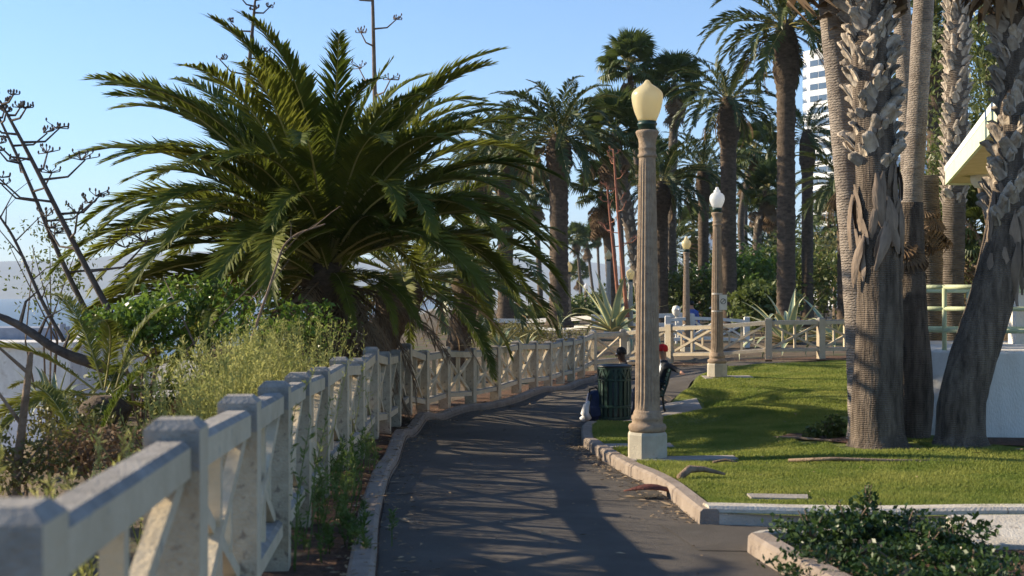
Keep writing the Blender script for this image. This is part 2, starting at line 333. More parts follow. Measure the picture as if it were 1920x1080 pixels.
# ------------------------------------------------------------------ the setting
xs = np.r_[np.linspace(-60, -8, 27), np.linspace(-7, 16, 93), np.linspace(18, 60, 15)]
ys = np.r_[np.linspace(-6, 40, 116), np.linspace(42, 130, 30)]
X, Y = np.meshgrid(xs, ys); rng = np.random.default_rng(3)
Z = hgt(X, Y) - 0.05 + cliff(X, Y); Z += np.where(cliff(X, Y) < 0, rng.uniform(-.12, .12, Z.shape), 0)
nx = len(xs); i = np.arange(len(ys) - 1)[:, None] * nx + np.arange(nx - 1)[None]
struct(link('ground', np_mesh('ground', np.stack([X, Y, Z], -1).reshape(-1, 3), np.stack([i, i + 1, i + nx + 1, i + nx], -1).reshape(-1, 4), 'dirt', smooth=True)))
near_right = np.array([(1.95, 1), (1.8, 4), (1.66, 6.5), (1.6, 7.4), (1.5, 8.2), (1.42, 8.7), (1.36, 9.15)])
strip('asphalt_path', LEFT, np.r_[near_right, RIGHT], 'asphalt', 0.0, 200, 14)
strip('side_path', [(1.05, 9.17), (9, 9.3)], [(1.2, 8.2), (9, 8.2)], 'asphalt', 0.004, 30, 6)
strip('mulch_bed', offset(FL, -0.7), LEFT, 'mulch', 0.035, 200, 8)
LAWN_R = [(14, 9.3), (14, 32)]
strip('lawn', offset(resample(RIGHT, n=140), 0.1), LAWN_R, 'soil', 0.085, 140, 60)
strip('planter_soil', [(1.68, 3), (1.7, 7.3), (1.62, 8.15)], [(9, 3), (9, 7.3), (9, 8.15)], 'mulch', 0.03, 30, 24)
struct(link('lowland', np_mesh('lowland', np.array([(-150, -200, -27), (6000, -200, -27), (6000, 9500, -27), (-150, 9500, -27)], float), np.array([[0, 1, 2, 3]]), 'beach')))
struct(link('sea', np_mesh('sea', np.array([(-14000, -200, -27.6), (-140, -200, -27.6), (-140, 9500, -27.6), (-14000, 9500, -27.6)], float), np.array([[0, 1, 2, 3]]), 'sea')))
# distant hills across the bay
def hills():
    n, mrow = 240, 26; xsn = np.linspace(-9500, 6000, n); rg = np.random.default_rng(8)
    def ridge(x, seed, amps):
        r = np.random.default_rng(seed); y = np.zeros_like(x)
        for k, a in enumerate(amps): y += a * np.sin(x / (2600 / 1.9 ** k) + r.uniform(0, 6.28))
        return y
    prof = 335 + ridge(xsn, 5, (70, 50, 34, 22, 13, 8)); prof *= np.interp(xsn, [-9500, -4200, -2500, 6000], [.62, .62, 1.0, 1.0])
    v = []
    for j in range(mrow):
        t = j / (mrow - 1); s = math.sin(t * PI / 2) ** 1.3
        v.append(np.stack([xsn, 6800 + 2200 * t + ridge(xsn + 300 * j, 9, (120, 80, 50)) * (1 - t), -30 + (prof + 28) * s + ridge(xsn * 2.2 + 170 * j, 12 + j % 3, (14, 10, 7)) * s * (1 - t)], 1))
    v = np.concatenate(v); i = np.arange(mrow - 1)[:, None] * n + np.arange(n - 1)[None]
    struct(link('hills', np_mesh('hills', v, np.stack([i, i + 1, i + n + 1, i + n], -1).reshape(-1, 4), 'hill', smooth=True)))
hills()

def kerb(name, P, mat, width=0.15, top=0.11, seg=1.5, flip=1, label=None):
    """kerb of separate stones along line P; body lies on the right (flip=1) or left (flip=-1) of it"""
    root = empty(name); struct(root)
    P = resample(P, step=0.12); per = max(2, int(seg / 0.12)); N_ = normals(P) * flip
    k = 0
    while k < len(P) - 1:
        e = min(k + per, len(P) - 1); b = MB(); vs = []; n = e - k + 1
        for q in range(k, e + 1):
            p = P[q].copy()
            if q == k and k: p = P[q] + (P[q + 1] - P[q]) * 0.06
            nn = N_[q]; g = H(*p)
            for d, z in ((0, -.12), (0.012, top - .02), (0.035, top), (width - .02, top), (width, top - .015), (width, -.12)):
                vs.append((p[0] + nn[0] * d, p[1] + nn[1] * d, g + z))
        fs = []
        for r in range(n - 1):
            for c in range(5):
                f = (r * 6 + c, r * 6 + c + 1, (r + 1) * 6 + c + 1, (r + 1) * 6 + c); fs.append(f if flip > 0 else f[::-1])
        fs += [tuple(range(6)), tuple(reversed(range((n - 1) * 6, n * 6)))]
        b.add(vs, fs); b.build('kerb_stone', mat, root); k = e
    return root
kerb('kerb', LEFT[LEFT[:, 0] < 2.2], 'kerb', flip=-1)
kerb('kerb', RIGHT[RIGHT[:, 1] < 20.2], 'kerb', flip=1)
kerb('kerb', [(1.42, 9.2), (2.2, 9.28), (3.2, 9.25), (9, 9.2)], 'kerb_white', 0.2, 0.13, 2.2, -1)
kerb('kerb', [(1.68, 6.2), (1.64, 7.2), (1.55, 7.8), (1.5, 8.2)], 'kerb', 0.16, 0.12, 0.75, 1)
kerb('kerb', smooth_poly([(1.5, 8.22), (1.56, 8.42), (1.8, 8.52), (2.2, 8.55)], 2), 'kerb_white', 0.1, 0.1, 1.5, 1)

# concrete pads
def pad(pts, z=0.095, name='concrete_pad'):
    b = MB(); n = len(pts); hs = [H(*p) for p in pts]
    b.add([(p[0], p[1], h + z) for p, h in zip(pts, hs)] + [(p[0], p[1], h - .1) for p, h in zip(pts, hs)], [tuple(range(n))] + [(k, n + k, n + (k + 1) % n, (k + 1) % n) for k in range(n)])
    return struct(b.build(name, 'pad'))
pad([(1.3, 19.5), (2.15, 19.5), (3.1, 20.6), (3.3, 22.9), (2.75, 22.7), (2.0, 21.2), (1.5, 20.3)], 0.1)
pad([(0.98, 13.6), (1.72, 13.6), (1.72, 13.95), (0.95, 13.95)], 0.096)
pad([(1.1, 12.45), (2.2, 12.45), (2.2, 12.75), (1.05, 12.75)], 0.1)
pad([(3.8, 25.1), (4.75, 25.1), (4.75, 25.65), (3.8, 25.65)], 0.1)
pad([(1.86, 9.95), (2.3, 9.95), (2.34, 10.14), (1.86, 10.14)], 0.1, 'utility_cover')

# ------------------------------------------------------------------ beige concrete fence
FENCE_H, POST = 1.03, 0.165
def fence_parts():
    pm = MB()
    z, x, k = FENCE_H, POST / 2, 0.028
    # post: raw concrete faces across the line, painted faces towards path; bevelled head
    vs = [(-x, -x, -.3), (x, -x, -.3), (x, x, -.3), (-x, x, -.3), (-x, -x, z - k), (x, -x, z - k), (x, x, z - k), (-x, x, z - k), (-x + k, -x + k, z), (x - k, -x + k, z), (x - k, x - k, z), (-x + k, x - k, z)]
    c = z - .15; lo = [(-x, -x, -.3), (x, -x, -.3), (x, x, -.3), (-x, x, -.3), (-x, -x, c), (x, -x, c), (x, x, c), (-x, x, c)]
    pm.add(lo, [(1, 2, 6, 5), (3, 0, 4, 7)], 0); pm.add(lo, [(0, 1, 5, 4), (2, 3, 7, 6)], 2)
    up_ = [(-x, -x, c), (x, -x, c), (x, x, c), (-x, x, c)] + vs[4:]
    pm.add(up_, [(1, 2, 6, 5), (3, 0, 4, 7)], 0); pm.add(up_, [(0, 1, 5, 4), (2, 3, 7, 6), (4, 5, 9, 8), (5, 6, 10, 9), (6, 7, 11, 10), (7, 4, 8, 11), (8, 9, 10, 11)], 1)
    return pm.mesh('post', ['paint', 'concrete', 'paint_worn'])
POST_ME = fence_parts()
def rail_mesh(a, b, wd, ht, ch=0.02):
    """rail along a->b with chamfered top; top faces bare concrete"""
    a = Vector(a); b = Vector(b); d = (b - a).normalized(); s = d.cross(Vector((0, 0, 1))).normalized(); u = s.cross(d)
    pr = [(-wd / 2, -ht / 2), (wd / 2, -ht / 2), (wd / 2, ht / 2 - ch), (wd / 2 - ch, ht / 2), (-wd / 2 + ch, ht / 2), (-wd / 2, ht / 2 - ch)]
    vs = [p + s * i + u * j for p in (a, b) for i, j in pr]
    mb = MB(); mb.add(vs, [(0, 1, 7, 6), (1, 2, 8, 7), (5, 0, 6, 11)], 0); mb.add(vs, [(2, 3, 9, 8), (3, 4, 10, 9), (4, 5, 11, 10)], 1)
    mb.add(vs, [tuple(reversed(range(6))), tuple(range(6, 12))], 0)
    return mb
def build_fence(posts, root, skip=()):
    for k, (x, y, z, a) in enumerate(posts):
        link('post', POST_ME, root, (x, y, z), (0, 0, a - PI / 2))
    for (x0, y0, z0, _), (x1, y1, z1, _) in zip(posts[:-1], posts[1:]):
        A = Vector((x0, y0, z0)); B = Vector((x1, y1, z1)); d = (B - A); L = d.length; d = d / L; m = POST / 2 - 0.003
        A0 = A + d * m; B0 = B - d * m; up = Vector((0, 0, 1))
        zt, zb = FENCE_H - 0.115, 0.235
        rail_mesh(A0 + up * zt, B0 + up * zt, 0.115, 0.11).build('top_rail', ['paint', 'concrete'], root)
        rail_mesh(A0 + up * zb, B0 + up * zb, 0.105, 0.09).build('bottom_rail', ['paint', 'concrete'], root)
        lo, hi = zb + 0.045, zt - 0.055; s = d.cross(up).normalized()
        for sg in (1, -1):
            p, q = (A0 + up * lo, B0 + up * hi) if sg > 0 else (A0 + up * hi, B0 + up * lo)
            e = (q - p).normalized(); off = s * (0.012 * sg)
            MB().bar(p - e * 0.01 + off, q + e * 0.01 + off, 0.05, 0.055, 0).build('brace', 'paint', root)
        mid = (A0 + B0) / 2
        MB().bar(mid + up * lo, mid + up * hi, 0.06, 0.055, 0, up=d).build('baluster', 'paint', root)
        for t in (0.24, 0.76):
            c = A0.lerp(B0, t); hh = hi - lo
            MB().bar(c + up * (lo + hh * 0.27), c + up * (lo + hh * 0.73), 0.04, 0.045, 0, up=d).build('baluster', 'paint', root)
SP = 1.41
cum = np.r_[0, np.cumsum(np.hypot(*(FL[1:] - FL[:-1]).T))]
tt = np.r_[np.arange(1.1, 9.6, 1.58), np.arange(1.1 + 1.58 * 6, cum[-1], 1.36)]
fx = np.interp(tt, cum, FL[:, 0]); fy = np.interp(tt, cum, FL[:, 1])
posts = []
for k in range(len(tt)):
    a = math.atan2(fy[min(k + 1, len(tt) - 1)] - fy[max(k - 1, 0)], fx[min(k + 1, len(tt) - 1)] - fx[max(k - 1, 0)])
    posts.append((fx[k], fy[k], H(fx[k], fy[k]) + 0.03, a))
ci = max(k for k in range(len(posts)) if posts[k][0] < 2.5 and posts[k][1] > 30)
r1 = empty('path_fence', (0, 0, 0), 'long beige concrete fence with crossed braces curving along the asphalt path', 'fence')
build_fence(posts[:ci + 1], r1)
r2 = empty('path_fence', (0, 0, 0), 'greyish crossed brace fence crossing behind the second lamp post', 'fence')
# the crossing fence starts beyond the corner post of the first
q = posts[ci:]; build_fence(q[1:], r2)
A = posts[ci]; B = posts[ci + 1]
# join panel belongs to the crossing fence
_p = [A, B]
def join_panel():
    d = Vector((B[0] - A[0], B[1] - A[1], B[2] - A[2])); L = d.length; d /= L
    a = Vector(A[:3]) + d * 0.09; b = Vector(B[:3]) - d * 0.08; up = Vector((0, 0, 1))
    for z, wd, ht, nm in ((FENCE_H - .115, .115, .11, 'top_rail'), (.235, .105, .09, 'bottom_rail')): rail_mesh(a + up * z, b + up * z, wd, ht).build(nm, ['paint', 'concrete'], r2)
    MB().bar(a + up * .28, b + up * .86, .05, .055).build('brace', 'paint', r2); MB().bar(a + up * .86 + Vector((0, .024, 0)), b + up * .28 + Vector((0, .024, 0)), .05, .055).build('brace', 'paint', r2)
join_panel()
# white rail fence at the cliff edge further on, and a low white crossed fence behind
def rail_fence(pts, label, h=0.95, rails=(0.9, 0.55)):
    root = empty('rail_fence', pts[0], label, 'fence')
    base = Vector(pts[0])
    for p in pts: MB().box((p[0] - base.x, p[1] - base.y, p[2] - base.z + h / 2 - .2), (.15, .15, h + .4), 0, None, .02).build('post', 'white_paint', root)
    for a, b in zip(pts[:-1], pts[1:]):
        for z in rails: MB().bar(Vector(a) - base + Vector((0, 0, z * h)), Vector(b) - base + Vector((0, 0, z * h)), .1, .15).build('rail', 'white_paint', root)
    return root
rail_fence([W(905, 596, 48) - Vector((0, 0, .95)), W(985, 597, 48) - Vector((0, 0, .95)), W(1060, 594, 47) - Vector((0, 0, .95)), W(1112, 590, 46) - Vector((0, 0, .95)), W(1200, 588, 46) - Vector((0, 0, .95)), W(1275, 586, 46) - Vector((0, 0, .95))],
           'white two rail fence beyond the thick based palm', 0.95)
def cross_fence(pts, label, h=0.95):
    root = empty('cross_fence', pts[0], label, 'fence'); base = Vector(pts[0])
    for p in pts: MB().box((p[0] - base.x, p[1] - base.y, p[2] - base.z + h / 2 - .2), (.17, .17, h + .4), 0, None, .025).build('post', 'white_paint', root)
    for a, b in zip(pts[:-1], pts[1:]):
        a = Vector(a) - base; b = Vector(b) - base; u = Vector((0, 0, 1))
        for z in (.85, .2): MB().bar(a + u * z * h, b + u * z * h, .09, .1).build('rail', 'white_paint', root)
        MB().bar(a + u * .25 * h, b + u * .8 * h, .05, .06).build('brace', 'white_paint', root); MB().bar(a + u * .8 * h + Vector((0, .03, 0)), b + u * .25 * h + Vector((0, .03, 0)), .05, .06).build('brace', 'white_paint', root)
cross_fence([W(1252, 592, 40) - Vector((0, 0, .95)), W(1297, 588, 40.6) - Vector((0, 0, .95)), W(1345, 590, 41) - Vector((0, 0, .95)), W(1400, 594, 41) - Vector((0, 0, .95))], 'short white crossed fence seen through the gap beside the second lamp post')

# ------------------------------------------------------------------ lamp posts
def lamp_mesh_parts(seg=80):
    P = {}
    b = MB(); r8 = 0.186
    prof = [(r8, 0), (r8, .235), (r8 - .012, .262)]
    vs = []
    for r, z in prof:
        for k in range(8):
            q = 2 * PI * (k + .5) / 8; vs.append((r * math.cos(q) / math.cos(PI / 8), r * math.sin(q) / math.cos(PI / 8), z))
    fs = [(i * 8 + k, i * 8 + (k + 1) % 8, (i + 1) * 8 + (k + 1) % 8, (i + 1) * 8 + k) for i in range(2) for k in range(8)] + [tuple(range(16, 24))]
    b.add(vs, fs); P['plinth'] = (b.mesh('plinth', 'lamp_plinth'), 0)
    b = MB(); b.lathe([(.17, .262), (.185, .285), (.19, .31), (.18, .335), (.155, .345), (.15, .375), (.16, .39), (.158, .415), (.142, .43), (.138, .455), (.128, .475)], 32)
    P['base_moulding'] = (b.mesh('base_moulding', 'lamp_stone', True), 0)
    b = MB(); zs = np.linspace(.475, 2.98, 24)
    b.lathe([(np.interp(z, [.475, 1.6, 2.98], [.124, .112, .082]), z) for z in zs], seg, 0, (0, 0, 0), (20, .09, .53, 2.93))
    P['shaft'] = (b.mesh('shaft', 'lamp_stone'), 0)
    b = MB(); b.lathe([(.084, 2.98), (.096, 2.99), (.096, 3.01), (.084, 3.02), (.084, 3.06), (.092, 3.07), (.084, 3.085), (.084, 3.12), (.092, 3.17), (.112, 3.215), (.116, 3.235), (.108, 3.25), (.09, 3.255)], 40, 0, (0, 0, 0), (20, .06, 3.1, 3.22))
    P['capital'] = (b.mesh('capital', 'lamp_stone', True), 0)
    b = MB(); b.lathe([(.088, 3.25), (.088, 3.30), (.098, 3.305), (.098, 3.325), (.088, 3.33), (.09, 3.345)], 28); P['collar'] = (b.mesh('collar', 'green_metal', True), 0)
    b = MB(); b.lathe([(.09, 3.345), (.1, 3.37), (.113, 3.4), (.127, 3.435), (.139, 3.475), (.149, 3.52), (.155, 3.56), (.157, 3.59), (.155, 3.61), (.149, 3.628), (.139, 3.643), (.124, 3.658), (.104, 3.674), (.082, 3.69), (.06, 3.704), (.043, 3.718), (.033, 3.73), (.026, 3.742), (.016, 3.753), (.004, 3.758)], 40)
    P['globe'] = (b.mesh('globe', 'globe', True), 0)
    b = MB(); b.lathe([(.084, 3.345), (.11, 3.39), (.14, 3.46), (.15, 3.52), (.142, 3.58), (.11, 3.625), (.08, 3.64), (.062, 3.66), (.07, 3.68), (.05, 3.7), (.03, 3.715), (.036, 3.735), (.02, 3.757)], 32)
    P['globe_acorn'] = (b.mesh('globe', 'globe_white', True), 0); b.m = [0] * len(b.f)
    P['globe_acorn_cream'] = (b.mesh('globe', 'globe', True), 0)
    return P
LP = lamp_mesh_parts()
def lamp(loc, label, globe='globe', scale=1.0, stone=None):
    r = empty('lamp_post', loc, label, 'lamp post', 'lamp posts in the park'); r.scale = (scale,) * 3
    for nm in ('plinth', 'base_moulding', 'shaft', 'capital', 'collar'):
        me = LP[nm][0]
        if stone and nm not in ('collar',):
            me = me.copy(); me.materials[0] = M[stone]
        link(nm, me, r)
    link('globe', LP[globe][0], r)
    return r
l1 = lamp((1.345, 12.72, H(1.345, 12.72) + .095), 'tall fluted lamp post with cream globe and octagonal plinth beside the trash can')
l2 = lamp((4.07, 25.4, H(4.07, 25.4) + .09), 'fluted lamp post with white finial globe and small banded sign on the lawn', 'globe_acorn')
# small banded sign on the second lamp
b = MB(); b.lathe([(.106, 1.62), (.108, 1.625), (.108, 1.65), (.106, 1.655)], 24); b.build('sign_band', 'white_paint', l2); b = MB(); b.lathe([(.11, 1.28), (.112, 1.285), (.112, 1.305), (.11, 1.31)], 24); b.build('sign_band', 'white_paint', l2)
b = MB(); b.box((.1, -.12, 1.47), (.15, .012, .3)); sg = b.build('sign_plate', 'white_paint', l2)
b = MB(); b.tube([(.1 + .05 * math.cos(t), -.128, 1.49 + .05 * math.sin(t)) for t in np.linspace(0, 2 * PI, 17)], .006, 5); b.tube([(.065, -.128, 1.455), (.135, -.128, 1.525)], .006, 5); b.build('sign_symbol', 'black_metal', sg)
def far_lamp(px, ptop, d, label, globe, sc_=1.0, stone=None):
    p = W(px, ptop, d); return lamp((p.x, p.y, p.z - 3.757 * sc_), label, globe, sc_, stone)
far_lamp(1287, 443, 40.5, 'pinkish lamp post with cream finial globe behind the crossing fence', 'globe_acorn_cream')
far_lamp(1182, 503, 38, 'grey lamp post with cream globe just beside the red agave stalks', 'globe', 0.8, 'lamp_grey')
far_lamp(1141, 468, 52, 'lamp post with cream globe between the leaning palm trunks', 'globe_acorn_cream', 0.95, 'lamp_grey')
far_lamp(1099, 530, 80, 'tiny far lamp post with white globe among distant palms', 'globe_acorn')
far_lamp(1565, 516, 66, 'small far lamp post with cream globe right of the big agave', 'globe')
far_lamp(1066, 490, 50, 'lamp post half hidden behind the thick based palm', 'globe_acorn_cream')

# ------------------------------------------------------------------ palms
def frond_mesh(name, L, e0, droop, n, ll, seed, mats=('frond', 'rachis'), wid=0.03, droop_leaf=0.25, vee=0.45, seg=12, power=1.5):
    """pinnate frond in the XZ plane, base at the origin, growing along +X at elevation e0 and arching over"""
    r = random.Random(seed); mb = MB(); pts = []; p = Vector((0, 0, 0)); ns = 40; tang = []
    sway = r.uniform(-.12, .12)
    for i in range(ns + 1):
        t = i / ns; a = e0 - droop * t ** power; yaw = sway * t
        d = Vector((math.cos(a) * math.cos(yaw), math.cos(a) * math.sin(yaw), math.sin(a))); pts.append(p.copy()); tang.append(d); p = p + d * (L / ns)
    idx = [int(k * ns / seg) for k in range(seg + 1)]
    mb.tube([pts[k] for k in idx], [max(.0045 * L / 3.5, .022 * (L / 3.5) * (1 - k / seg) ** 1.2 + .004) for k in range(seg + 1)], 4, 1)
    for i in range(n):
        t = .13 + .87 * (i + r.uniform(-.3, .3)) / n
        t = min(max(t, .1), .995)
        f = t * ns; k = min(int(f), ns - 1); u = f - k
        b0 = pts[k].lerp(pts[k + 1], u); T = tang[k].lerp(tang[k + 1], u).normalized()
        S = Vector((0, 0, 1)).cross(T)
        if S.length < .05: S = Vector((0, 1, 0))
        S.normalize(); U = T.cross(S)
        env = min(1.0, .38 + 2.4 * (t - .1)) * (1.0 if t < .55 else 1 - .62 * ((t - .55) / .45) ** 1.4)
        for sg in (-1, 1):
            l = ll * env * r.uniform(.72, 1.14); be = R(62 - 38 * t + r.uniform(-12, 12)); ve = vee * r.uniform(.5, 1.3)
            D = (T * math.cos(be) + S * (sg * math.sin(be) * math.cos(ve)) + U * (math.sin(be) * math.sin(ve))).normalized()
            mid = b0 + D * (l * .55) + Vector((0, 0, -droop_leaf * l * .12)); tip = b0 + D * l + Vector((0, 0, -droop_leaf * l * r.uniform(.3, .7)))
            wv = T.cross(D).cross(D); wv = (T - D * T.dot(D))
            if wv.length < .05: wv = U.copy()
            wv.normalize(); wv = (wv + U * r.uniform(-.35, .35)).normalized(); hw = wid * (.5 + .5 * env) / 2
            mb.add([b0 - wv * hw * .5, b0 + wv * hw * .5, mid + wv * hw, mid - wv * hw, tip], [(0, 1, 2, 3), (3, 2, 4)], 0)
    return mb.mesh(name, list(mats))
E0S = [86, 74, 62, 50, 36, 20, 2, -22]
FR = {}
for j, e in enumerate(E0S):
    FR[('hero', j)] = [frond_mesh('frond', 3.9, R(e), R(50 + 40 * (1 - abs(e - 32) / 60) - (18 if e > 80 else 0)) if e > 0 else R(58 - 0.2 * abs(e)), 150, .52, 10 * j + s, ('frond', 'rachis'), .038, .2, .4, 12, 1.9) for s in range(3)]
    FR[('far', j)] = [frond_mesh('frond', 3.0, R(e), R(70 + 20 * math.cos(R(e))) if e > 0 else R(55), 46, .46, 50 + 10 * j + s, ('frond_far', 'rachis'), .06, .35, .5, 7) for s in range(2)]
DEAD = [frond_mesh('dead_frond', 2.6, R(e), R(55), 44, .36, 300 + e, ('dead', 'dead'), .03, .9, .2) for e in (-8, -30, -48)]
def trunk_mesh(name, pts, rad, mat, n=20, ridge=0.0, jit=0.03, step=0.06, seed=1, smooth=True):
    r = random.Random(seed); P = resample([(0, 0, 0)] if len(pts) < 2 else [tuple(p) for p in pts], n=None, step=step) if False else None
    pts = [Vector(p) for p in pts]; ds = [0]
    for a, b in zip(pts[:-1], pts[1:]): ds.append(ds[-1] + (b - a).length)
    k = max(3, int(ds[-1] / step)); out = []; rr = []
    for i in range(k + 1):
        t = ds[-1] * i / k
        c = [np.interp(t, ds, [p[q] for p in pts]) for q in range(3)]
        out.append(Vector(c)); rr.append(float(np.interp(t, ds, rad)) * (1 + ridge * (1 if i % 2 else -1)))
    mb = MB(); mb.tube(out, rr, n, 0, jit, r); return mb.mesh(name, mat, smooth)
def spline(pts, n=24):
    P = smooth_poly([tuple(p) for p in pts], 3); return [Vector(p) for p in P]
BOOT_ME = []
for s in range(4):
    r = random.Random(70 + s); mb = MB(); rows = []
    L = .22; wd = .17
    sk_ = r.uniform(-.03, .03)
    for i in range(6):
        t = i / 5; x = .006 + .05 * t + .045 * t ** 3 * r.uniform(.5, 1.4); z = L * t; hw = wd / 2 * (1 - .5 * t ** 1.5) * r.uniform(.93, 1.07); sk = sk_ * t
        rows.append([(x - .035, sk - hw, z), (x + .004, sk - hw * .55, z), (x + .012, sk, z + .012), (x + .004, sk + hw * .55, z), (x - .035, sk + hw, z)])
    vs = [p for rw in rows for p in rw] + [(p[0] - .022, p[1], p[2]) for rw in rows for p in rw]; o = 30
    fs = [(i * 5 + k, i * 5 + k + 1, (i + 1) * 5 + k + 1, (i + 1) * 5 + k) for i in range(5) for k in range(4)]
    fs += [(o + (i + 1) * 5 + k, o + (i + 1) * 5 + k + 1, o + i * 5 + k + 1, o + i * 5 + k) for i in range(5) for k in range(4)]
    fs += [(25 + k, 26 + k, o + 26 + k, o + 25 + k) for k in range(4)] + [((i + 1) * 5, i * 5, o + i * 5, o + (i + 1) * 5) for i in range(5)] + [(i * 5 + 4, (i + 1) * 5 + 4, o + (i + 1) * 5 + 4, o + i * 5 + 4) for i in range(5)]
    mb.add(vs, fs); BOOT_ME.append(mb.mesh('leaf_base', 'boot', True))
def boots(root, path, rad, z0, z1, n, seed, sc_=1.0, tilt=0.6):
    """old leaf bases wrapped round a trunk between arc positions z0..z1 (metres along the path)"""
    r = random.Random(seed); ds = [0]
    for a, b in zip(path[:-1], path[1:]): ds.append(ds[-1] + (b - a).length)
    for i in range(n):
        t = z0 + (z1 - z0) * (i + r.random() * .5) / n; p = Vector([np.interp(t, ds, [q[k] for q in path]) for k in range(3)])
        az = i * 2.399963 + r.uniform(-.2, .2); rr = rad * r.uniform(.9, 1.02)
        o = link('leaf_base', BOOT_ME[r.randrange(4)], root, (p.x + math.cos(az) * rr, p.y + math.sin(az) * rr, p.z), None, sc_ * r.uniform(.8, 1.2))
        roll = (1 if i % 2 else -1) * r.uniform(.25, 1.0) * tilt
        o.rotation_euler = (Matrix.Rotation(az, 3, 'Z') @ Matrix.Rotation(roll, 3, 'X') @ Matrix.Rotation(r.uniform(-.05, .22), 3, 'Y')).to_euler()
def canary(base, top, label, trunk_r, nf=46, L=1.0, kind='far', seed=1, dead=6, boot=True, emin=-22, low=None):
    """Canary palm: base and crown points in the world"""
    base = Vector(base); top = Vector(top); r = random.Random(seed)
    root = empty('canary_palm', base, label, 'palm tree', 'canary palms of the park'); h = (top - base); hl = h.length
    if hl > .6:
        rad = [trunk_r * 1.7, trunk_r * 1.15, trunk_r, trunk_r * .98, trunk_r * 1.02, trunk_r * 1.45, trunk_r * 1.35, trunk_r * .7]; tz = [0, .06, .16, .6, .8, .86, .95, 1.02]
        pts = [h * t for t in tz]
        link('trunk', trunk_mesh('trunk', pts, rad, 'bark_dark', 18, .035, .06, .11, seed), root)
    for i in range(nf):
        q = random.Random(seed * 1000 + i); t = (i + .5) / nf; e = 88 - (88 - emin) * t ** .85 + q.uniform(-7, 7)
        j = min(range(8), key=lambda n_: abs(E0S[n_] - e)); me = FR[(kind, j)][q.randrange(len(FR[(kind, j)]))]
        az = i * 2.399963 + q.uniform(-.25, .25); s = L * q.uniform(.86, 1.1) * (.8 if t < .08 else 1); rot = Euler((q.uniform(-.3, .3), -R(e - E0S[j]) * .6, az))
        if low is not None:      # keep fronds on the path side from hanging over the fence
            tip = rot.to_matrix() @ (Vector(me.vertices[49].co) * s)
            if (tip.x > .2 or tip.y < -.9) and top.z + tip.z < low: continue
        link('frond', me, root, h + Vector((math.cos(az), math.sin(az), 0)) * trunk_r * .5 + Vector((0, 0, .12 * (1 - t))), rot, s)
    for i in range(dead):
        az = i * 2.399963 * 1.3 + r.uniform(-.4, .4)
        link('dead_frond', DEAD[r.randrange(3)], root, h + Vector((math.cos(az), math.sin(az), 0)) * trunk_r * .8 - Vector((0, 0, .25)), (r.uniform(-.3, .3), r.uniform(-.1, .4), az), L * r.uniform(.7, 1.0) * (.8 if kind == 'far' else 1))
    return root
def canary_px(px, pc, d, label, tr, base_z=None, bx=None, **k):
    t = W(px, pc, d); bz = H(t.x, t.y) if base_z is None else base_z
    bxx = t.x if bx is None else (bx - 960) * d / FPX
    return canary((bxx, d, bz), t, label, tr, **k)
# the big low palm that fills the left of the view
hero_top = W(612, 500, 17.6)
hero = canary((-2.5, 17.7, -1.0), hero_top, 'large low green palm with arching fronds spreading over the beige fence', .25, 165, .93, 'hero', 5, 14, emin=-16, low=1.45)
_r = random.Random(77)
for i in range(16):      # short fronds hanging towards the viewer over the trunk
    az = R(-150 + 130 * (i + _r.random()) / 16); j = _r.choice((3, 4, 5, 6))
    link('frond', FR[('hero', j)][_r.randrange(3)], hero, Vector((math.cos(az) * .2, math.sin(az) * .2, 2.75 + .25 * _r.random())), (_r.uniform(-.3, .3), .1, az), _r.uniform(.36, .55))
for i in range(46):
    az = R(_r.uniform(150, 375)); hh = _r.uniform(2.0, 3.0)
    link('dead_frond', DEAD[_r.randrange(3)], hero, Vector((math.cos(az) * .22, math.sin(az) * .22, hh)), (_r.uniform(-.4, .4), _r.uniform(.1, .55), az), _r.uniform(.55, .95))
canary((-3.1, 23.2, -1.4), W(760, 520, 23.2), 'low dark palm with drooping grey fronds behind the curving fence', .3, 34, .72, 'hero', 9, 14, emin=-30)
canary((-1.6, 31, -1.2), W(885, 505, 31), 'small shadowed palm between the big low palm and the thick based palm', .3, 34, .95, 'far', 15, 6)
canary((-4.3, 13.4, -.6), (-4.25, 13.4, .55), 'low palm with browned fronds on the slope under the vine', .2, 12, .42, 'hero', 19, 34, emin=-20)
canary((-3.3, 14.9, -.4), (-3.25, 14.9, 1.0), 'heap of hanging brown fronds on a stump below the big palm', .25, 6, .42, 'hero', 39, 44, emin=-20)
canary((-6.6, 8.3, -3.5), (-6.6, 8.3, 2.3), 'unseen leafy palm added on the bluff to shade the near path', .22, 50, .6, 'hero', 69, 8, emin=-20)  # added out of view, only for the shade it casts on the near path
canary((-3.9, 11.6, -.9), (-3.85, 11.6, .1), 'brown frond clump low on the slope behind the third fence post', .16, 6, .34, 'hero', 49, 26, emin=-20)
canary_px(1048, 258, 45, 'tall palm with thick swollen base and full crown left of the tall lamp', .33, .45, nf=54, L=.98, seed=21, dead=14)
canary_px(948, 275, 53, 'palm with upright fronds rising behind the thick based palm', .33, .2, nf=48, L=1.05, seed=22, dead=14)
canary_px(905, 330, 60, 'farther palm with hanging dead fronds at the edge of the bluff', .33, .0, nf=40, L=1.0, seed=32, dead=16)
canary_px(1366, 190, 50, 'tall dark trunked palm standing directly behind the second lamp post', .31, nf=46, L=.85, seed=23, dead=8)
canary_px(1474, 50, 42, 'tallest dark trunked palm with drooping fronds cut by the top edge', .3, nf=50, L=1.0, seed=24, dead=12)
canary_px(1319, 318, 65, 'shorter palm with bright crown between the two lamp posts', .27, nf=46, L=.98, seed=25, dead=14)
canary_px(1514, 250, 58, 'palm with drooping crown in front of the white tower', .26, nf=32, L=.78, seed=26, dead=12)
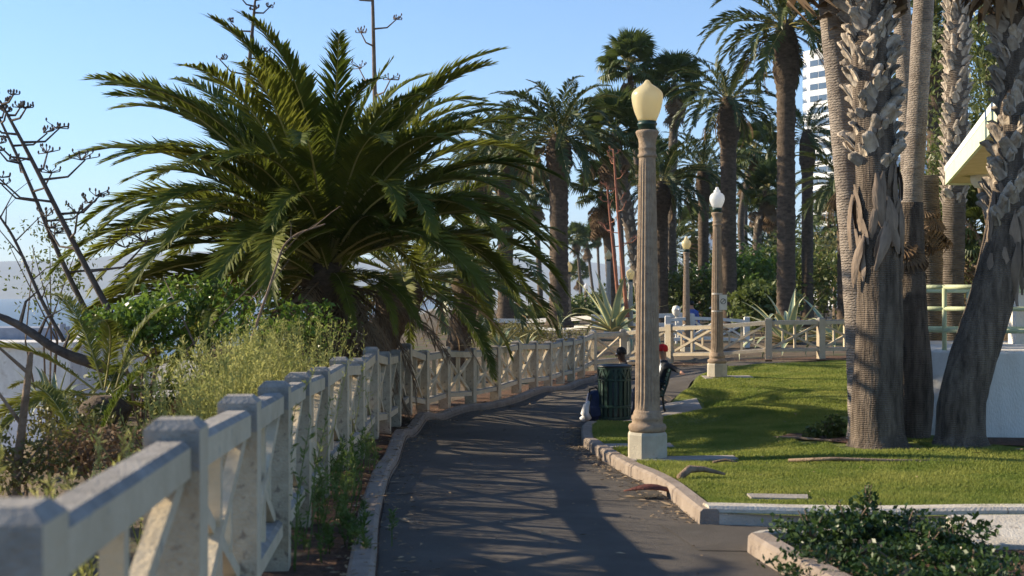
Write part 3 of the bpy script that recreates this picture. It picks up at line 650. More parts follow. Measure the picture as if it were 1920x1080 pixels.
canary_px(1758, 70, 40, 'palm crown spreading behind the pair of pale smooth trunks', .32, nf=50, L=1.05, seed=27, dead=8)
canary_px(1240, 345, 56, 'dark palm crown half hidden behind the tall lamp post', .3, nf=42, L=.95, seed=28, dead=14)
canary_px(1584, 345, 52, 'palm standing close left of the huge ringed trunk', .3, nf=40, L=.9, seed=29, dead=12)
canary_px(1540, 470, 85, 'small far palm below the white tower', .3, nf=36, L=1.0, seed=30, dead=6)
canary_px(1255, 470, 75, 'small dark palm low behind the tall lamp post', .3, nf=36, L=1.05, seed=31, dead=6)
canary_px(1425, 470, 80, 'small palm among the bushes behind the big agave', .3, nf=36, L=1.0, seed=33, dead=6)

# fan palms
def fan_mesh(name, mats, seed, droop, n=26, L=.85, pet=.8):
    r = random.Random(seed); mb = MB()
    mb.tube([(0, 0, 0), (pet * .5, 0, pet * .06), (pet, 0, 0)], [.022, .016, .012], 4, 1)
    c = Vector((pet, 0, 0))
    for i in range(n):
        a = R(-125 + 250 * i / (n - 1)); l = L * (1 - .25 * abs(a) / R(125)) * r.uniform(.9, 1.08)
        D = Vector((math.cos(a), math.sin(a), .12 * math.cos(a * 2))); S = Vector((-math.sin(a), math.cos(a), 0)); hw = L * .055
        m = c + D * l * .6 + Vector((0, 0, -droop * .12 * l)); tip = c + D * l * (1 - .25 * droop) + Vector((0, 0, -droop * l * r.uniform(.35, .65)))
        up = Vector((0, 0, .02))
        mb.add([c, m - S * hw + up, m - Vector((0, 0, .015)), m + S * hw + up, tip], [(0, 1, 2), (0, 2, 3), (1, 4, 2), (2, 4, 3)], 0)
    return mb.mesh(name, list(mats))
FAN = [fan_mesh('fan_leaf', ('fan', 'rachis'), 400 + s, .35 + .3 * s) for s in range(3)]
FAN_D = [fan_mesh('dead_fan_leaf', ('dead', 'dead'), 420 + s, .9 + .3 * s, 18, .75, .7) for s in range(2)]
def washingtonia(base, path, label, r0, r1, nl=34, skirt=16, L=1.0, seed=1, mat='bark', boot=None, segs=12, flare=1.35, group='slender fan palms of the park'):
    """fan palm whose trunk follows path (world points)"""
    r = random.Random(seed); base = Vector(base); root = empty('fan_palm', base, label, 'palm tree', group)
    P = spline([Vector(p) - base for p in path]); n = len(P)
    rad = [r0 * (flare if k == 0 else 1 + (flare - 1) * max(0, 1 - k / (n * .1))) * (1 - k / (n - 1)) + r1 * (k / (n - 1)) for k in range(n)]
    link('trunk', trunk_mesh('trunk', P, rad, mat, segs, .003 if mat in ('bark_smooth', 'bark_base') else .015, .025 if mat in ('bark_smooth', 'bark_base') else .04, .09, seed), root)
    top = P[-1]
    for i in range(nl):
        t = (i + .5) / nl; e = R(80 - 105 * t + r.uniform(-8, 8)); az = i * 2.399963
        o = link('fan_leaf', FAN[min(2, int(t * 3))], root, top + Vector((0, 0, .25 * (1 - t))), None, L * r.uniform(.85, 1.1))
        o.rotation_euler = (Matrix.Rotation(az, 3, 'Z') @ Matrix.Rotation(-e, 3, 'Y') @ Matrix.Rotation(r.uniform(-.4, .4), 3, 'X')).to_euler()
    for i in range(skirt):
        az = i * 2.399963 * 1.1; e = R(-48 - 32 * r.random())
        o = link('dead_fan_leaf', FAN_D[i % 2], root, top - Vector((0, 0, .15 + .9 * r.random() * L)), None, L * r.uniform(.75, 1.0))
        o.rotation_euler = (Matrix.Rotation(az, 3, 'Z') @ Matrix.Rotation(-e, 3, 'Y')).to_euler()
    if boot: boots(root, P, boot[0], boot[1], boot[2], boot[3], seed, boot[4] if len(boot) > 4 else 1.0)
    return root
def wash_px(pts, d, label, r0, r1, **k):
    P = [W(x, y, d) for x, y in pts]
    g = Vector((P[0].x, d, H(P[0].x, d) - .1)); return washingtonia(g, [g] + P, label, r0, r1, **k)
wash_px([(1216, 560), (1207, 400), (1190, 270), (1180, 125)], 60, 'tall thin fan palm with round crown left of the tall lamp globe', .2, .13, nl=40, skirt=22, L=1.1, seed=41)
wash_px([(1262, 560), (1258, 400), (1266, 160)], 60, 'tall fan palm with rough trunk right of the tall lamp globe', .24, .2, nl=38, skirt=18, L=1.05, seed=42, boot=(.2, 2, 10.5, 90, .7))
wash_px([(1205, 560), (1180, 420), (1152, 250)], 50, 'leaning fan palm with shaggy skirt above the red agave stalks', .26, .22, nl=36, skirt=40, L=1.1, seed=43, boot=(.24, 1, 6, 90, .8))
wash_px([(1150, 560), (1142, 440), (1128, 360)], 54, 'dark shaggy fan palm beside the leaning fan palm', .26, .24, nl=26, skirt=40, L=1.0, seed=44)
wash_px([(1395, 500), (1385, 400), (1418, 285)], 72, 'pale fan palm between the dark trunks behind the second lamp post', .2, .17, nl=34, skirt=18, L=1.25, seed=45)
wash_px([(1430, 560), (1415, 440), (1442, 360)], 66, 'shorter fan palm with shaggy head right of the second lamp post', .24, .22, nl=32, skirt=26, L=1.0, seed=46, boot=(.22, 1, 5.5, 60, .8))
wash_px([(1480, 560), (1488, 420), (1415, 380)], 90, 'far fan palm leaning among the park palms', .2, .17, nl=28, skirt=14, L=1.1, seed=47)
for i, (pp, lb) in enumerate([([(1092, 580), (1086, 500), (1081, 446)], 'leftmost of the tiny distant fan palms in the gap'), ([(1117, 580), (1108, 520), (1101, 452)], 'middle tiny distant fan palm in the gap'), ([(1128, 580), (1122, 500), (1120, 432)], 'highest of the tiny distant fan palms in the gap'), ([(1090, 585), (1088, 550), (1086, 512)], 'lowest of the tiny distant fan palms in the gap')]):
    wash_px(pp, 150 + 8 * i, lb, .2, .16, nl=34, skirt=16, L=1.25, seed=50 + i, segs=6)
for i, (pp, d, L_, lb) in enumerate([([(1302, 590), (1298, 500), (1300, 425)], 95, 1.2, 'slender far fan palm just left of the pinkish lamp'), ([(1345, 590), (1350, 480), (1346, 395)], 100, 1.25, 'slender far fan palm peeping behind the second lamp globe'), ([(1405, 590), (1396, 450), (1400, 322)], 85, 1.1, 'slender fan palm between two dark trunks, higher one'),
        ([(1232, 590), (1236, 440), (1222, 300)], 78, 1.1, 'slender fan palm hidden mostly by the tall lamp post'), ([(1458, 590), (1455, 480), (1450, 400)], 105, 1.3, 'slender far fan palm left of the tallest dark trunk'), ([(1548, 590), (1552, 480), (1556, 405)], 100, 1.3, 'slender far fan palm under the tower'), ([(1170, 590), (1166, 470), (1160, 330)], 82, 1.1, 'slender fan palm behind the red stalks'), ([(1015, 600), (1010, 480), (1002, 360)], 80, 1.2, 'slender far fan palm left of the thick based palm')]):
    wash_px(pp, d, lb, .2, .15, nl=32, skirt=20, L=L_, seed=80 + i, segs=8)
# right hand cluster on the lawn: big ringed trunks
def cluster(base, pts, label, r0, r1, **k):
    g = Vector(base); return washingtonia(g, [g] + [Vector(p) for p in pts], label, r0, r1, **k)
def Wp(px, py, d): return W(px, py, d)
gA = Vector((3.72, 13.0, H(3.72, 13.0) + .02))
hz = lambda v, dz: v + Vector((0, 0, dz))
big = cluster(gA, [hz(gA, .5) + Vector((-.02, 0, 0)), W(1650, 640, 13), W(1648, 400, 13), W(1630, 100, 13), W(1625, -150, 13.1), W(1618, -420, 13.2)], 'huge palm trunk with crossed grey leaf bases and hanging dry sheaths on the lawn', .285, .13, nl=36, skirt=26, L=1.3, seed=60, mat='bark_base', segs=40, flare=1.42, group='palm cluster on the lawn')
gB = Vector((4.52, 12.9, H(4.52, 12.9) + .02))
lean = cluster(gB, [W(1800, 740, 12.9), W(1856, 580, 12.95), W(1896, 400, 13.0), W(1912, 200, 13.05), W(1915, -60, 13.1), W(1920, -400, 13.2)], 'thick leaning palm trunk with rough leaf bases at the frame edge', .25, .16, nl=34, skirt=24, L=1.3, seed=61, mat='bark_base', segs=40, flare=1.6, group='palm cluster on the lawn')
gC = Vector((4.28, 13.75, H(4.28, 13.75)))
cluster(gC, [W(1722, 740, 13.7), W(1708, 600, 13.7), W(1706, 470, 13.8), W(1706, 380, 13.8)], 'dark narrow palm trunk squeezed behind the huge ringed trunk', .19, .14, nl=0, skirt=16, L=.45, seed=62, mat='bark_base', segs=24, flare=1.6, group='palm cluster on the lawn')
gD = Vector((W(1618, 760, 13.6).x, 13.6, H(3.8, 13.6)))
cluster(gD, [W(1614, 640, 13.6), W(1592, 330, 13.6), W(1560, 0, 13.6), W(1537, -250, 13.6), W(1520, -480, 13.6)], 'smooth grey palm trunk leaning left behind the huge ringed trunk', .155, .13, nl=30, skirt=16, L=1.2, seed=63, mat='bark_smooth', segs=24, group='palm cluster on the lawn')
gE = Vector((W(1716, 640, 17).x, 17, .1)); cluster(gE, [W(1712, 450, 17), W(1704, 250, 17), W(1690, 0, 17), W(1680, -250, 17), W(1676, -420, 17)], 'pale slim trunk rising left of the smooth grey trunk by the railing', .125, .105, nl=28, skirt=14, L=1.1, seed=64, mat='bark_smooth', segs=20, group='palm cluster on the lawn')
gF = Vector((W(1695, 640, 16.2).x, 16.2, .1)); cluster(gF, [W(1703, 500, 16.2), W(1718, 250, 16.2), W(1733, 0, 16.2), W(1745, -250, 16.2), W(1752, -420, 16.2)], 'smooth grey trunk leaning right just above the railing end', .135, .12, nl=28, skirt=14, L=1.1, seed=65, mat='bark_smooth', segs=20, group='palm cluster on the lawn')
gG = Vector((W(1788, 640, 26).x, 26, .2)); pg = [gG, W(1784, 560, 26), W(1792, 300, 26), W(1797, 0, 26), W(1800, -300, 26)]
cluster(gG, pg[1:], 'straight palm trunk wrapped in grey leaf bases behind the green railing', .24, .2, nl=30, skirt=16, L=1.2, seed=66, mat='bark', segs=20, boot=(.21, 3.2, 10.0, 270, .95), group='palm cluster on the lawn')
gH = Vector((W(1742, 660, 20).x, 20, .2)); cluster(gH, [W(1745, 520, 20), W(1738, 380, 20), W(1735, 330, 20)], 'stubby dark trunk with ragged top behind the railing', .2, .19, nl=0, skirt=30, L=.6, seed=67, mat='bark', segs=20, group='palm cluster on the lawn')
gI = Vector((W(1818, 620, 30).x, 30, .2)); cluster(gI, [W(1820, 560, 30), W(1822, 440, 30)], 'short shaggy palm seen between the railing and the leaning trunk', .28, .24, nl=30, skirt=34, L=.8, seed=68, mat='bark', segs=16, group='palm cluster on the lawn')
# leaf bases and dry sheaths on the two big trunks
def path_of(base, pts): return spline([Vector((0, 0, 0))] + [Vector(p) - base for p in pts])
pA = path_of(gA, [hz(gA, .5), W(1650, 640, 13), W(1648, 400, 13), W(1630, 100, 13), W(1625, -150, 13.1), W(1618, -420, 13.2)])
boots(big, pA, .165, 2.8, 6.4, 270, 71, .95, 1.05)
pB = path_of(gB, [W(1800, 740, 12.9), W(1856, 580, 12.95), W(1896, 400, 13.0), W(1912, 200, 13.05), W(1915, -60, 13.1), W(1920, -400, 13.2)])
boots(lean, pB, .17, 2.3, 6.0, 240, 72, .95, 1.05)
SHEATH = []
for s in range(4):
    r = random.Random(90 + s); mb = MB(); vs = []
    for i in range(8):
        t = i / 7; x = .02 + .03 * math.sin(t * 3 + s) + .03 * t * r.uniform(.2, 1); z = -.5 * t; hw = .045 * math.sin(.25 + t * 2.7) * r.uniform(.85, 1.15) + .004; y = .02 * math.sin(t * 4 + s * 2)
        vs += [(x, y - hw, z), (x + .02, y, z), (x, y + hw, z)]
    mb.add(vs, [(i * 3 + k, i * 3 + k + 1, (i + 1) * 3 + k + 1, (i + 1) * 3 + k) for i in range(7) for k in range(2)]); me = mb.mesh('dry_sheath', 'dead_blade', True)
    SHEATH.append(me)
def sheaths(root, path, rad, z0, z1, n, seed):
    r = random.Random(seed); ds = [0]
    for a, b in zip(path[:-1], path[1:]): ds.append(ds[-1] + (b - a).length)
    for i in range(n):
        t = z0 + (z1 - z0) * r.random(); p = Vector([np.interp(t, ds, [q[k] for q in path]) for k in range(3)]); az = r.uniform(-PI, .35) if i % 5 else r.uniform(0, PI)
        o = link('dry_sheath', SHEATH[r.randrange(4)], root, (p.x + math.cos(az) * rad, p.y + math.sin(az) * rad, p.z), (r.uniform(-.25, .25), r.uniform(-.12, .1), az), r.uniform(.6, 1.2))
sheaths(big, pA, .2, 2.15, 2.95, 46, 5); sheaths(lean, pB, .185, 2.0, 3.0, 34, 6)

# ------------------------------------------------------------------ leafy masses
def leaf_cloud(name, blobs, n, size, mat, seed, parent=None, aspect=.45, shell=.55, hang=0.0):
    """n leaf quads spread through ellipsoids (cx,cy,cz,rx,ry,rz), clumped"""
    r = np.random.default_rng(seed); vol = np.array([b[3] * b[4] * b[5] for b in blobs]) ** .7; ch = r.choice(len(blobs), n, p=vol / vol.sum()); B = np.array(blobs)[ch]
    nc = max(6, n // 45); cd = r.normal(size=(nc, 3)); cd /= np.linalg.norm(cd, axis=1)[:, None]; cr = r.uniform(shell, 1.05, nc)
    c = r.integers(0, nc, n); q = cd[c] * cr[c][:, None] + r.normal(size=(n, 3)) * .13
    P = B[:, :3] + q * B[:, 3:6]
    d = r.normal(size=(n, 3)); d[:, 2] -= hang; d /= np.linalg.norm(d, axis=1)[:, None]
    s = np.cross(d, r.normal(size=(n, 3))); s /= np.linalg.norm(s, axis=1)[:, None]
    l = size * r.uniform(.6, 1.3, n)[:, None]; wv = s * l * aspect / 2
    v = np.stack([P - d * l / 2, P + wv, P + d * l / 2, P - wv], 1).reshape(-1, 3)
    return link(name, np_mesh(name, v, np.arange(4 * n).reshape(-1, 4), mat), parent)
def bush(px, py, d, rx, rz, label, mat='bush', n=1800, size=.16, seed=1, cat='bush', name='bush', ry=None, stem=True, lump=1.0, nb=6):
    c = W(px, py, d); g = H(c.x, c.y) + float(cliff(c.x, c.y)); root = empty(name, (c.x, c.y, g), label, cat)
    r = random.Random(seed); bl = [(r.uniform(-.5, .5) * rx * (2 - lump), r.uniform(-.4, .4) * rx, c.z - g + r.uniform(-.45, .3) * rz * (2 - lump), rx * r.uniform(.45, .7) * lump, (ry or rx) * r.uniform(.45, .7) * lump, rz * r.uniform(.45, .75) * lump) for _ in range(nb)]
    leaf_cloud('foliage', bl, n, size, mat, seed, root)
    if stem:
        mb = MB()
        for k in range(5): mb.tube([(0, 0, -.1), (r.uniform(-.3, .3) * rx, r.uniform(-.3, .3) * rx, (c.z - g) * .6), (r.uniform(-.6, .6) * rx, r.uniform(-.5, .5) * rx, c.z - g + .3 * rz)], [.02, .013, .005], 5)
        mb.build('stems', 'twig', root)['kind'] = 'stuff'
    return root
for a in [(1075, 575, 70, 2.2, 1.3, 'rounded bush far behind the thick based palm trunk', 'bush'), (1215, 545, 62, 2.6, 1.8, 'green bush behind the tall lamp post', 'bush'), (1290, 540, 58, 2.4, 2.0, 'dark bush behind the pinkish lamp post', 'bush'),
          (1395, 520, 56, 2.6, 2.2, 'bright leafy bush right of the second lamp post', 'vine'), (1455, 505, 62, 3.0, 2.6, 'tall bush between the two dark palm trunks', 'bush'), (1545, 500, 60, 2.8, 2.6, 'dense bush left of the palm near the huge trunk', 'bush'),
          (1590, 480, 68, 3.0, 3.0, 'olive bush beyond the far small lamp', 'olive'), (1345, 505, 84, 4.0, 2.6, 'hedge like bush under the small white building', 'bush'), (1130, 560, 90, 3.5, 1.8, 'distant bush under the tiny palms', 'bush'), (1660, 480, 60, 2.8, 3.4, 'green bush glimpsed between the huge trunk and the railing', 'bush'),
          (1500, 450, 95, 5.0, 3.5, 'broad distant bush below the tower', 'bush'), (1010, 590, 60, 2.0, 1.0, 'small bush past the white rail fence', 'bush'), (1430, 560, 47, 1.6, 1.3, 'fan leaved shrub mass behind the big agave', 'bush')]:
    bush(a[0], a[1] + 8, a[2], a[3], a[4] * .8, a[5], a[6], 2600, .26, int(a[0]))
bush(1020, 622, 41, 1.7, .45, 'low olive hedge in front of the thick based palm', 'olive', 2600, .09, 77, 'hedge', 'low_hedge', .8)
bush(905, 632, 38, 1.6, .5, 'low dry scrub behind the curve of the fence', 'olive', 2000, .09, 78, 'scrub', 'low_scrub', .8)
# eucalyptus on the right
def euc():
    c = W(1850, 300, 29); g = H(c.x, c.y); root = empty('eucalyptus_tree', (c.x, c.y, g), 'large hanging leaved green tree behind the pavilion roof', 'tree')
    bl = []
    for px, py, d, rx, rz in [(1850, 120, 29, 1.3, 1.4), (1900, 60, 29, 1.4, 1.2), (1780, 440, 30, .9, 1.3), (1860, 330, 30, 1.4, 1.5), (1750, 330, 30, .8, 1.0), (1890, 220, 28, 1.2, 1.3), (1800, 240, 29, 1.1, 1.1), (1960, 150, 29, 1.6, 1.6), (1840, 480, 30, 1.0, 1.1), (1990, 350, 29, 1.6, 1.8), (1735, 470, 31, .6, .9)]:
        p = W(px, py, d); bl.append((p.x - c.x, p.y - c.y, p.z - g, rx, rx, rz))
    leaf_cloud('crown', bl, 15000, .19, 'euc', 5, root, .28, .25, .9)
    mb = MB(); mb.tube([(.6, 0, -.2), (.5, .1, 1.5), (.2, 0, 3.2), (0, 0, 4.6)], [.28, .22, .16, .08], 10)
    for b_ in bl: mb.tube([(.3, 0, 2.2), ((b_[0] + .3) / 2, b_[1] / 2, b_[2] * .75), b_[:3]], [.1, .06, .015], 6)
    mb.build('trunk', 'twig', root, True)
euc()

# variegated agaves
def agave(loc, label, n, L, seed, dark=False, erect=.5):
    r = random.Random(seed); root = empty('agave', loc, label, 'agave plant')
    for i in range(n):
        t = (i + .5) / n; az = i * 2.399963 + r.uniform(-.2, .2); e = R(82 - 78 * t ** (1.2 - erect) + r.uniform(-6, 6)); l = L * r.uniform(.8, 1.1); mb = MB(); vs = []; p = Vector((0, 0, 0)); ns = 9; curl = r.uniform(.2, 1.0) if r.random() < .65 else r.uniform(1.6, 2.6)
        for k in range(ns + 1):
            q = k / ns; a = e - curl * q ** 2.2; wd = l * .075 * (1 - q ** 2.2) * (.75 + .9 * q * (1 - q)) + .002
            U = Vector((-math.sin(a), 0, math.cos(a)))
            for f_, lift in ((-1, .35), (-.66, .18), (0, 0), (.66, .18), (1, .35)): vs.append(p + Vector((0, f_ * wd, 0)) + U * (lift * wd))
            p = p + Vector((math.cos(a), 0, math.sin(a))) * (l / ns)
        f0 = []; f1 = []
        for k in range(ns):
            for c in range(4): (f0 if c in (1, 2) else f1).append((k * 5 + c, k * 5 + c + 1, (k + 1) * 5 + c + 1, (k + 1) * 5 + c))
        mb.add(vs, f0, 0); o_ = len(mb.v); mb.add([], [], 0); mb.f += f1; mb.m += [1] * len(f1)
        o = link('leaf', mb.mesh('leaf', ['agave', 'agave_edge'], True), root, (math.cos(az) * .04, math.sin(az) * .04, 0), (0, 0, az))
    return root
agave(W(1150, 600, 37.5) - Vector((0, 0, .35)), 'big variegated agave with curling leaves left of the tall lamp post', 26, 1.9, 1)
agave(W(1478, 610, 34.5) - Vector((0, 0, .5)), 'big variegated agave sprawling above the crossing fence', 30, 1.75, 2)
agave(W(1568, 612, 36) - Vector((0, 0, .4)), 'upright agave with tall straight leaves beside the big sprawling agave', 18, 1.7, 3, erect=.75)
agave(W(938, 640, 30) - Vector((0, 0, .2)), 'striped agave poking above the curve of the beige fence', 20, .95, 4, erect=.65)
agave(W(985, 640, 31) - Vector((0, 0, .2)), 'small striped agave right of the striped agave on the fence curve', 16, .75, 5, erect=.6)
agave(W(100, 770, 15) , 'yellow edged agave low on the slope at the picture edge', 24, .62, 6, erect=.6)

# agave flower stalks
def stalk(pts, rad, label, nb, seed, mat='stalk', blen=.8, name='agave_stalk', start=.35, cluster=True):
    r = random.Random(seed); base = Vector(pts[0]); P = spline([Vector(p) - base for p in pts]); root = empty(name, base, label, 'agave stalk')
    mb = MB(); n = len(P); mb.tube(P, [rad * (1 - .75 * k / (n - 1)) for k in range(n)], 7); mb.build('stem', mat, root, True)
    for i in range(nb):
        t = start + (1 - start) * i / (nb - 1); p = P[min(int(t * (n - 1)), n - 1)]; az = i * 2.399963 + r.uniform(-.5, .5); l = blen * (1.05 - .75 * (t - start) / (1 - start)) * r.uniform(.8, 1.15)
        D = Vector((math.cos(az), math.sin(az) * .8, 0)); b = MB()
        e = p + D * l + Vector((0, 0, l * .42)); b.tube([p, p + D * l * .6 + Vector((0, 0, l * .06)), e], [.018, .014, .01], 5)
        for k in range(9 if cluster else 3):
            q = e + Vector((r.uniform(-.16, .16), r.uniform(-.16, .16), r.uniform(.0, .1))) * (l / .6); b.tube([e - D * .05, q], [.008, .006], 4); b.lathe([(.003, 0), (.012, .01), (.012, .032), (.003, .045)], 5, 0, q)
        b.build('branch', mat, root)
    return root
stalk([W(235, 640, 16), W(150, 480, 16), W(60, 300, 16), W(0, 190, 16)], .05, 'dark dried agave stalk leaning left at the picture edge, nearer of two', 15, 1, blen=.75)
stalk([W(190, 640, 17.5), W(110, 480, 17.5), W(50, 330, 17.5), W(-12, 200, 17.5)], .045, 'second dried agave stalk leaning left behind the nearer one', 14, 2, blen=.7)
stalk([W(440, 420, 22), W(455, 250, 22), W(478, 0, 22)], .07, 'dried agave stalk rising above the big low palm, darker one', 14, 3, blen=.75, start=.3)
stalk([W(707, 420, 22), W(703, 200, 22), W(697, -60, 22)], .065, 'pale dried agave stalk right of the crown of the big low palm', 13, 4, mat='twig', blen=.85, start=.2)
stalk([W(1162, 590, 38), W(1150, 470, 38), W(1138, 350, 38)], .07, 'reddish agave stalk, left one of the pair behind the agave', 8, 5, mat='stalk_red', blen=.5, start=.55, cluster=False)
stalk([W(1176, 595, 37.2), W(1162, 450, 37.2), W(1150, 280, 37.2)], .075, 'reddish agave stalk, right one of the pair behind the agave', 10, 6, mat='stalk_red', blen=.55, start=.5, cluster=False)

# left slope: vine bush, weeds, bare branches
bush(420, 560, 14.0, 1.25, .7, 'bright green vine climbing over dead fronds below the big palm', 'vine', 2600, .085, 12, 'vine', 'leafy_vine', .7, True, .5, 13)
bush(265, 610, 13.9, .8, .4, 'yellowish trailing vine on the slope left of the big palm', 'vine', 1300, .08, 13, 'vine', 'leafy_vine', .6, True, .5, 9)
bush(560, 610, 15.4, .6, .6, 'sparse green creeper in the shade under the big palm', 'vine', 700, .07, 14, 'vine', 'leafy_vine', .5)
bush(330, 720, 15.5, 1.3, .6, 'dark tangled scrub between the dead fronds on the slope', 'bush', 3000, .08, 16, 'scrub', 'tangled_scrub', .7, True, .6, 10)
bush(60, 850, 9.0, .55, .35, 'dry scrub just behind the nearest fence rail', 'olive', 1800, .045, 18, 'scrub', 'tangled_scrub', .6, True, .6, 9)
bush(200, 840, 10.0, .6, .3, 'brownish scrub behind the second fence post', 'dead', 1800, .06, 19, 'scrub', 'tangled_scrub', .6, True, .6, 9)
bush(150, 800, 12.5, .6, .35, 'dry scrub at the edge of the bluff above the grey roof', 'olive', 1500, .06, 17, 'scrub', 'tangled_scrub', .5)
bush(90, 500, 19, .9, 1.0, 'thin leaved airy bush among the leaning stalks', 'bush', 900, .07, 15, 'bush', 'airy_bush', .7)
def sprigs(loc, label, n, h, spread, seed, mat='weed', name='weed_clump', leaf=.035, ll=46):
    """upright weedy stems with small leaves"""
    r = np.random.default_rng(seed); root = empty(name, loc, label, 'weeds'); V = []; F = []; mb = MB()
    for i in range(n):
        b = np.array([r.normal() * spread[0], r.normal() * spread[1], 0]); top = b + np.array([r.normal() * .16 * h, r.normal() * .16 * h, h * r.uniform(.6, 1.1)])
        mid = (b + top) / 2 + r.normal(size=3) * .04; mb.tube([b - np.array([0, 0, .15]), mid, top], [.006, .004, .002], 3)
        t = r.uniform(.12, 1, ll) ** .8; p = (1 - t)[:, None] ** 2 * b + 2 * (t * (1 - t))[:, None] * mid + (t ** 2)[:, None] * top
        d = r.normal(size=(ll, 3)); d[:, 2] = abs(d[:, 2]) + .35; d /= np.linalg.norm(d, axis=1)[:, None]; p = p + d * (.07 * h * (1 - t) * r.random(ll))[:, None]
        s = np.cross(d, r.normal(size=(ll, 3))); s /= np.linalg.norm(s, axis=1)[:, None]; l = leaf * r.uniform(.6, 1.5, ll)[:, None]
        V.append(np.stack([p, p + d * l * .5 + s * l * .13, p + d * l, p + d * l * .5 - s * l * .13], 1).reshape(-1, 3))
    v = np.concatenate(V); link('leaves', np_mesh('leaves', v, np.arange(len(v)).reshape(-1, 4), mat), root); mb.build('stems', mat, root)['kind'] = 'stuff'
for i, (x, y, n, h, sx, sy, lb) in enumerate([(-2.15, 11.6, 210, 1.35, .2, .65, 'tall yellow green weeds crowding the fence under the big palm'), (-2.1, 9.9, 200, 1.3, .18, .6, 'yellow green weeds behind the fourth fence post'), (-2.4, 13.4, 170, 1.4, .3, .6, 'pale weeds at the foot of the green vine'), (-1.95, 8.3, 110, 1.15, .14, .45, 'sparse pale weeds behind the third fence post'),
        (-1.75, 6.3, 26, .95, .12, .5, 'blurred pale weeds behind the second fence post'), (-1.55, 4.6, 12, 1.0, .12, .4, 'blurred weed sprays above the nearest fence rail')]):
    sprigs((x, y, H(-1.6, y) + float(cliff(x, y)) - .05), lb, n, h, (sx, sy), 20 + i, ll=60)
for i, (x, y, n, h, lb) in enumerate([(-1.38, 10.4, 20, .42, 'green weeds growing through the fence above the near kerb'), (-1.2, 8.6, 18, .42, 'green weeds at the fence foot nearest the bottom edge'), (-1.42, 11.8, 14, .36, 'small weeds at the fence foot by the kerb bend'), (-.98, 7.6, 18, .2, 'low weeds on the mulch beside the near kerb'), (-1.32, 7.2, 8, .85, 'thin green vine climbing through the near fence panels')]):
    sprigs((x, y, H(x, y) + .03), lb, n, h, (.1, .3), 40 + i, 'weed_green', leaf=.04)
def branch(pts, rad, label, seed, mat='twig', twigs=5, name='bare_branch'):
    r = random.Random(seed); base = Vector(pts[0]); P = spline([Vector(p) - base for p in pts]); n = len(P); root = empty(name, base, label, 'branch'); mb = MB(); mb.tube(P, [rad * (1 - .6 * k / (n - 1)) for k in range(n)], 8, 0, .08, r); mb.build('limb', mat, root, True)
    for i in range(twigs):
        p = P[int(n * (.35 + .6 * i / twigs))]; q = p + Vector((r.uniform(-.5, .5), r.uniform(-.2, .2), r.uniform(.1, .6))); MB().tube([p, (p + q) / 2 + Vector((r.uniform(-.08, .08), 0, .05)), q], [rad * .35, rad * .2, .003], 5).build('twig', mat, root)
branch([W(25, 1000, 9), W(30, 900, 9), W(48, 750, 9), W(58, 660, 9)], .045, 'bare pinkish forked branch standing behind the nearest fence rail', 3, twigs=3)
branch([W(200, 690, 14), W(110, 660, 14), W(40, 610, 14), W(-20, 585, 14)], .07, 'dark bare limb reaching left over the white house', 4, 'stalk', 4)
branch([W(455, 690, 13), W(480, 610, 13), W(515, 510, 13), W(535, 445, 13), W(610, 420, 13)], .018, 'thin pale bare twig arching in front of the big palm', 5, twigs=5)
branch([W(120, 640, 16), W(75, 560, 16), W(30, 450, 16), W(-5, 400, 16)], .03, 'slender grey twig among the leaning stalks', 6, 'stalk', 6)

# right foreground shrubs
def shrub(loc, blobs, n, label, seed, size=.045, mat='shrub'):
    root = empty('leafy_shrub', loc, label, 'shrub'); leaf_cloud('foliage', blobs, n, size, mat, seed, root, .55, .35)
    r = random.Random(seed); mb = MB()
    for b_ in blobs:
        for k in range(3): mb.tube([(b_[0] * .6, b_[1] * .6, -.03), (b_[0], b_[1], b_[2] * .6), (b_[0] + r.uniform(-.6, .6) * b_[3], b_[1] + r.uniform(-.5, .5) * b_[4], b_[2] + b_[5] * .9)], [.01, .007, .003], 4)
    mb.build('stems', 'twig', root)['kind'] = 'stuff'
def ground_at(px, py, h=0.0):
    d = FPX * (EYE - h) / (py - 550); return Vector(((px - 960) * d / FPX, d, h))
shrub((2.02, 8.1, .02), [(-.12, 0, .13, .28, .25, .14), (.12, .05, .17, .25, .22, .16), (.45, .0, .15, .25, .22, .13), (.75, -.05, .12, .26, .22, .12), (0.25, .1, .3, .07, .07, .12), (.3, .0, .15, .2, .2, .1)], 3200, 'dark glossy shrub spilling beside the pinkish kerb corner', 3)
shrub((2.72, 7.9, .02), [(0, 0, .1, .16, .16, .1), (-.2, -.1, .1, .2, .2, .1)], 800, 'dark glossy shrub against the sloping white slab', 4)
shrub((2.12, 7.3, .02), [(-.35, 0, .09, .3, .25, .09), (.1, .05, .11, .32, .25, .1), (.5, .0, .09, .3, .25, .09), (-.1, -.35, .08, .35, .2, .08), (.45, -.35, .08, .35, .2, .08)], 3600, 'low green ground shrub along the bottom edge', 5, .04)
shrub((3.3, 7.25, .02), [(0, 0, .07, .2, .18, .07), (.3, -.1, .05, .15, .15, .05)], 500, 'small leafy shrub on the mulch near the bottom corner', 6, .04)
shrub((3.42, 13.9, H(3.42, 13.9) + .07), [(0, 0, .1, .18, .16, .1), (.12, .1, .14, .14, .14, .13), (-.14, 0, .07, .12, .12, .07)], 1100, 'small round shrub left of the huge palm trunk', 7, .05, 'bush')

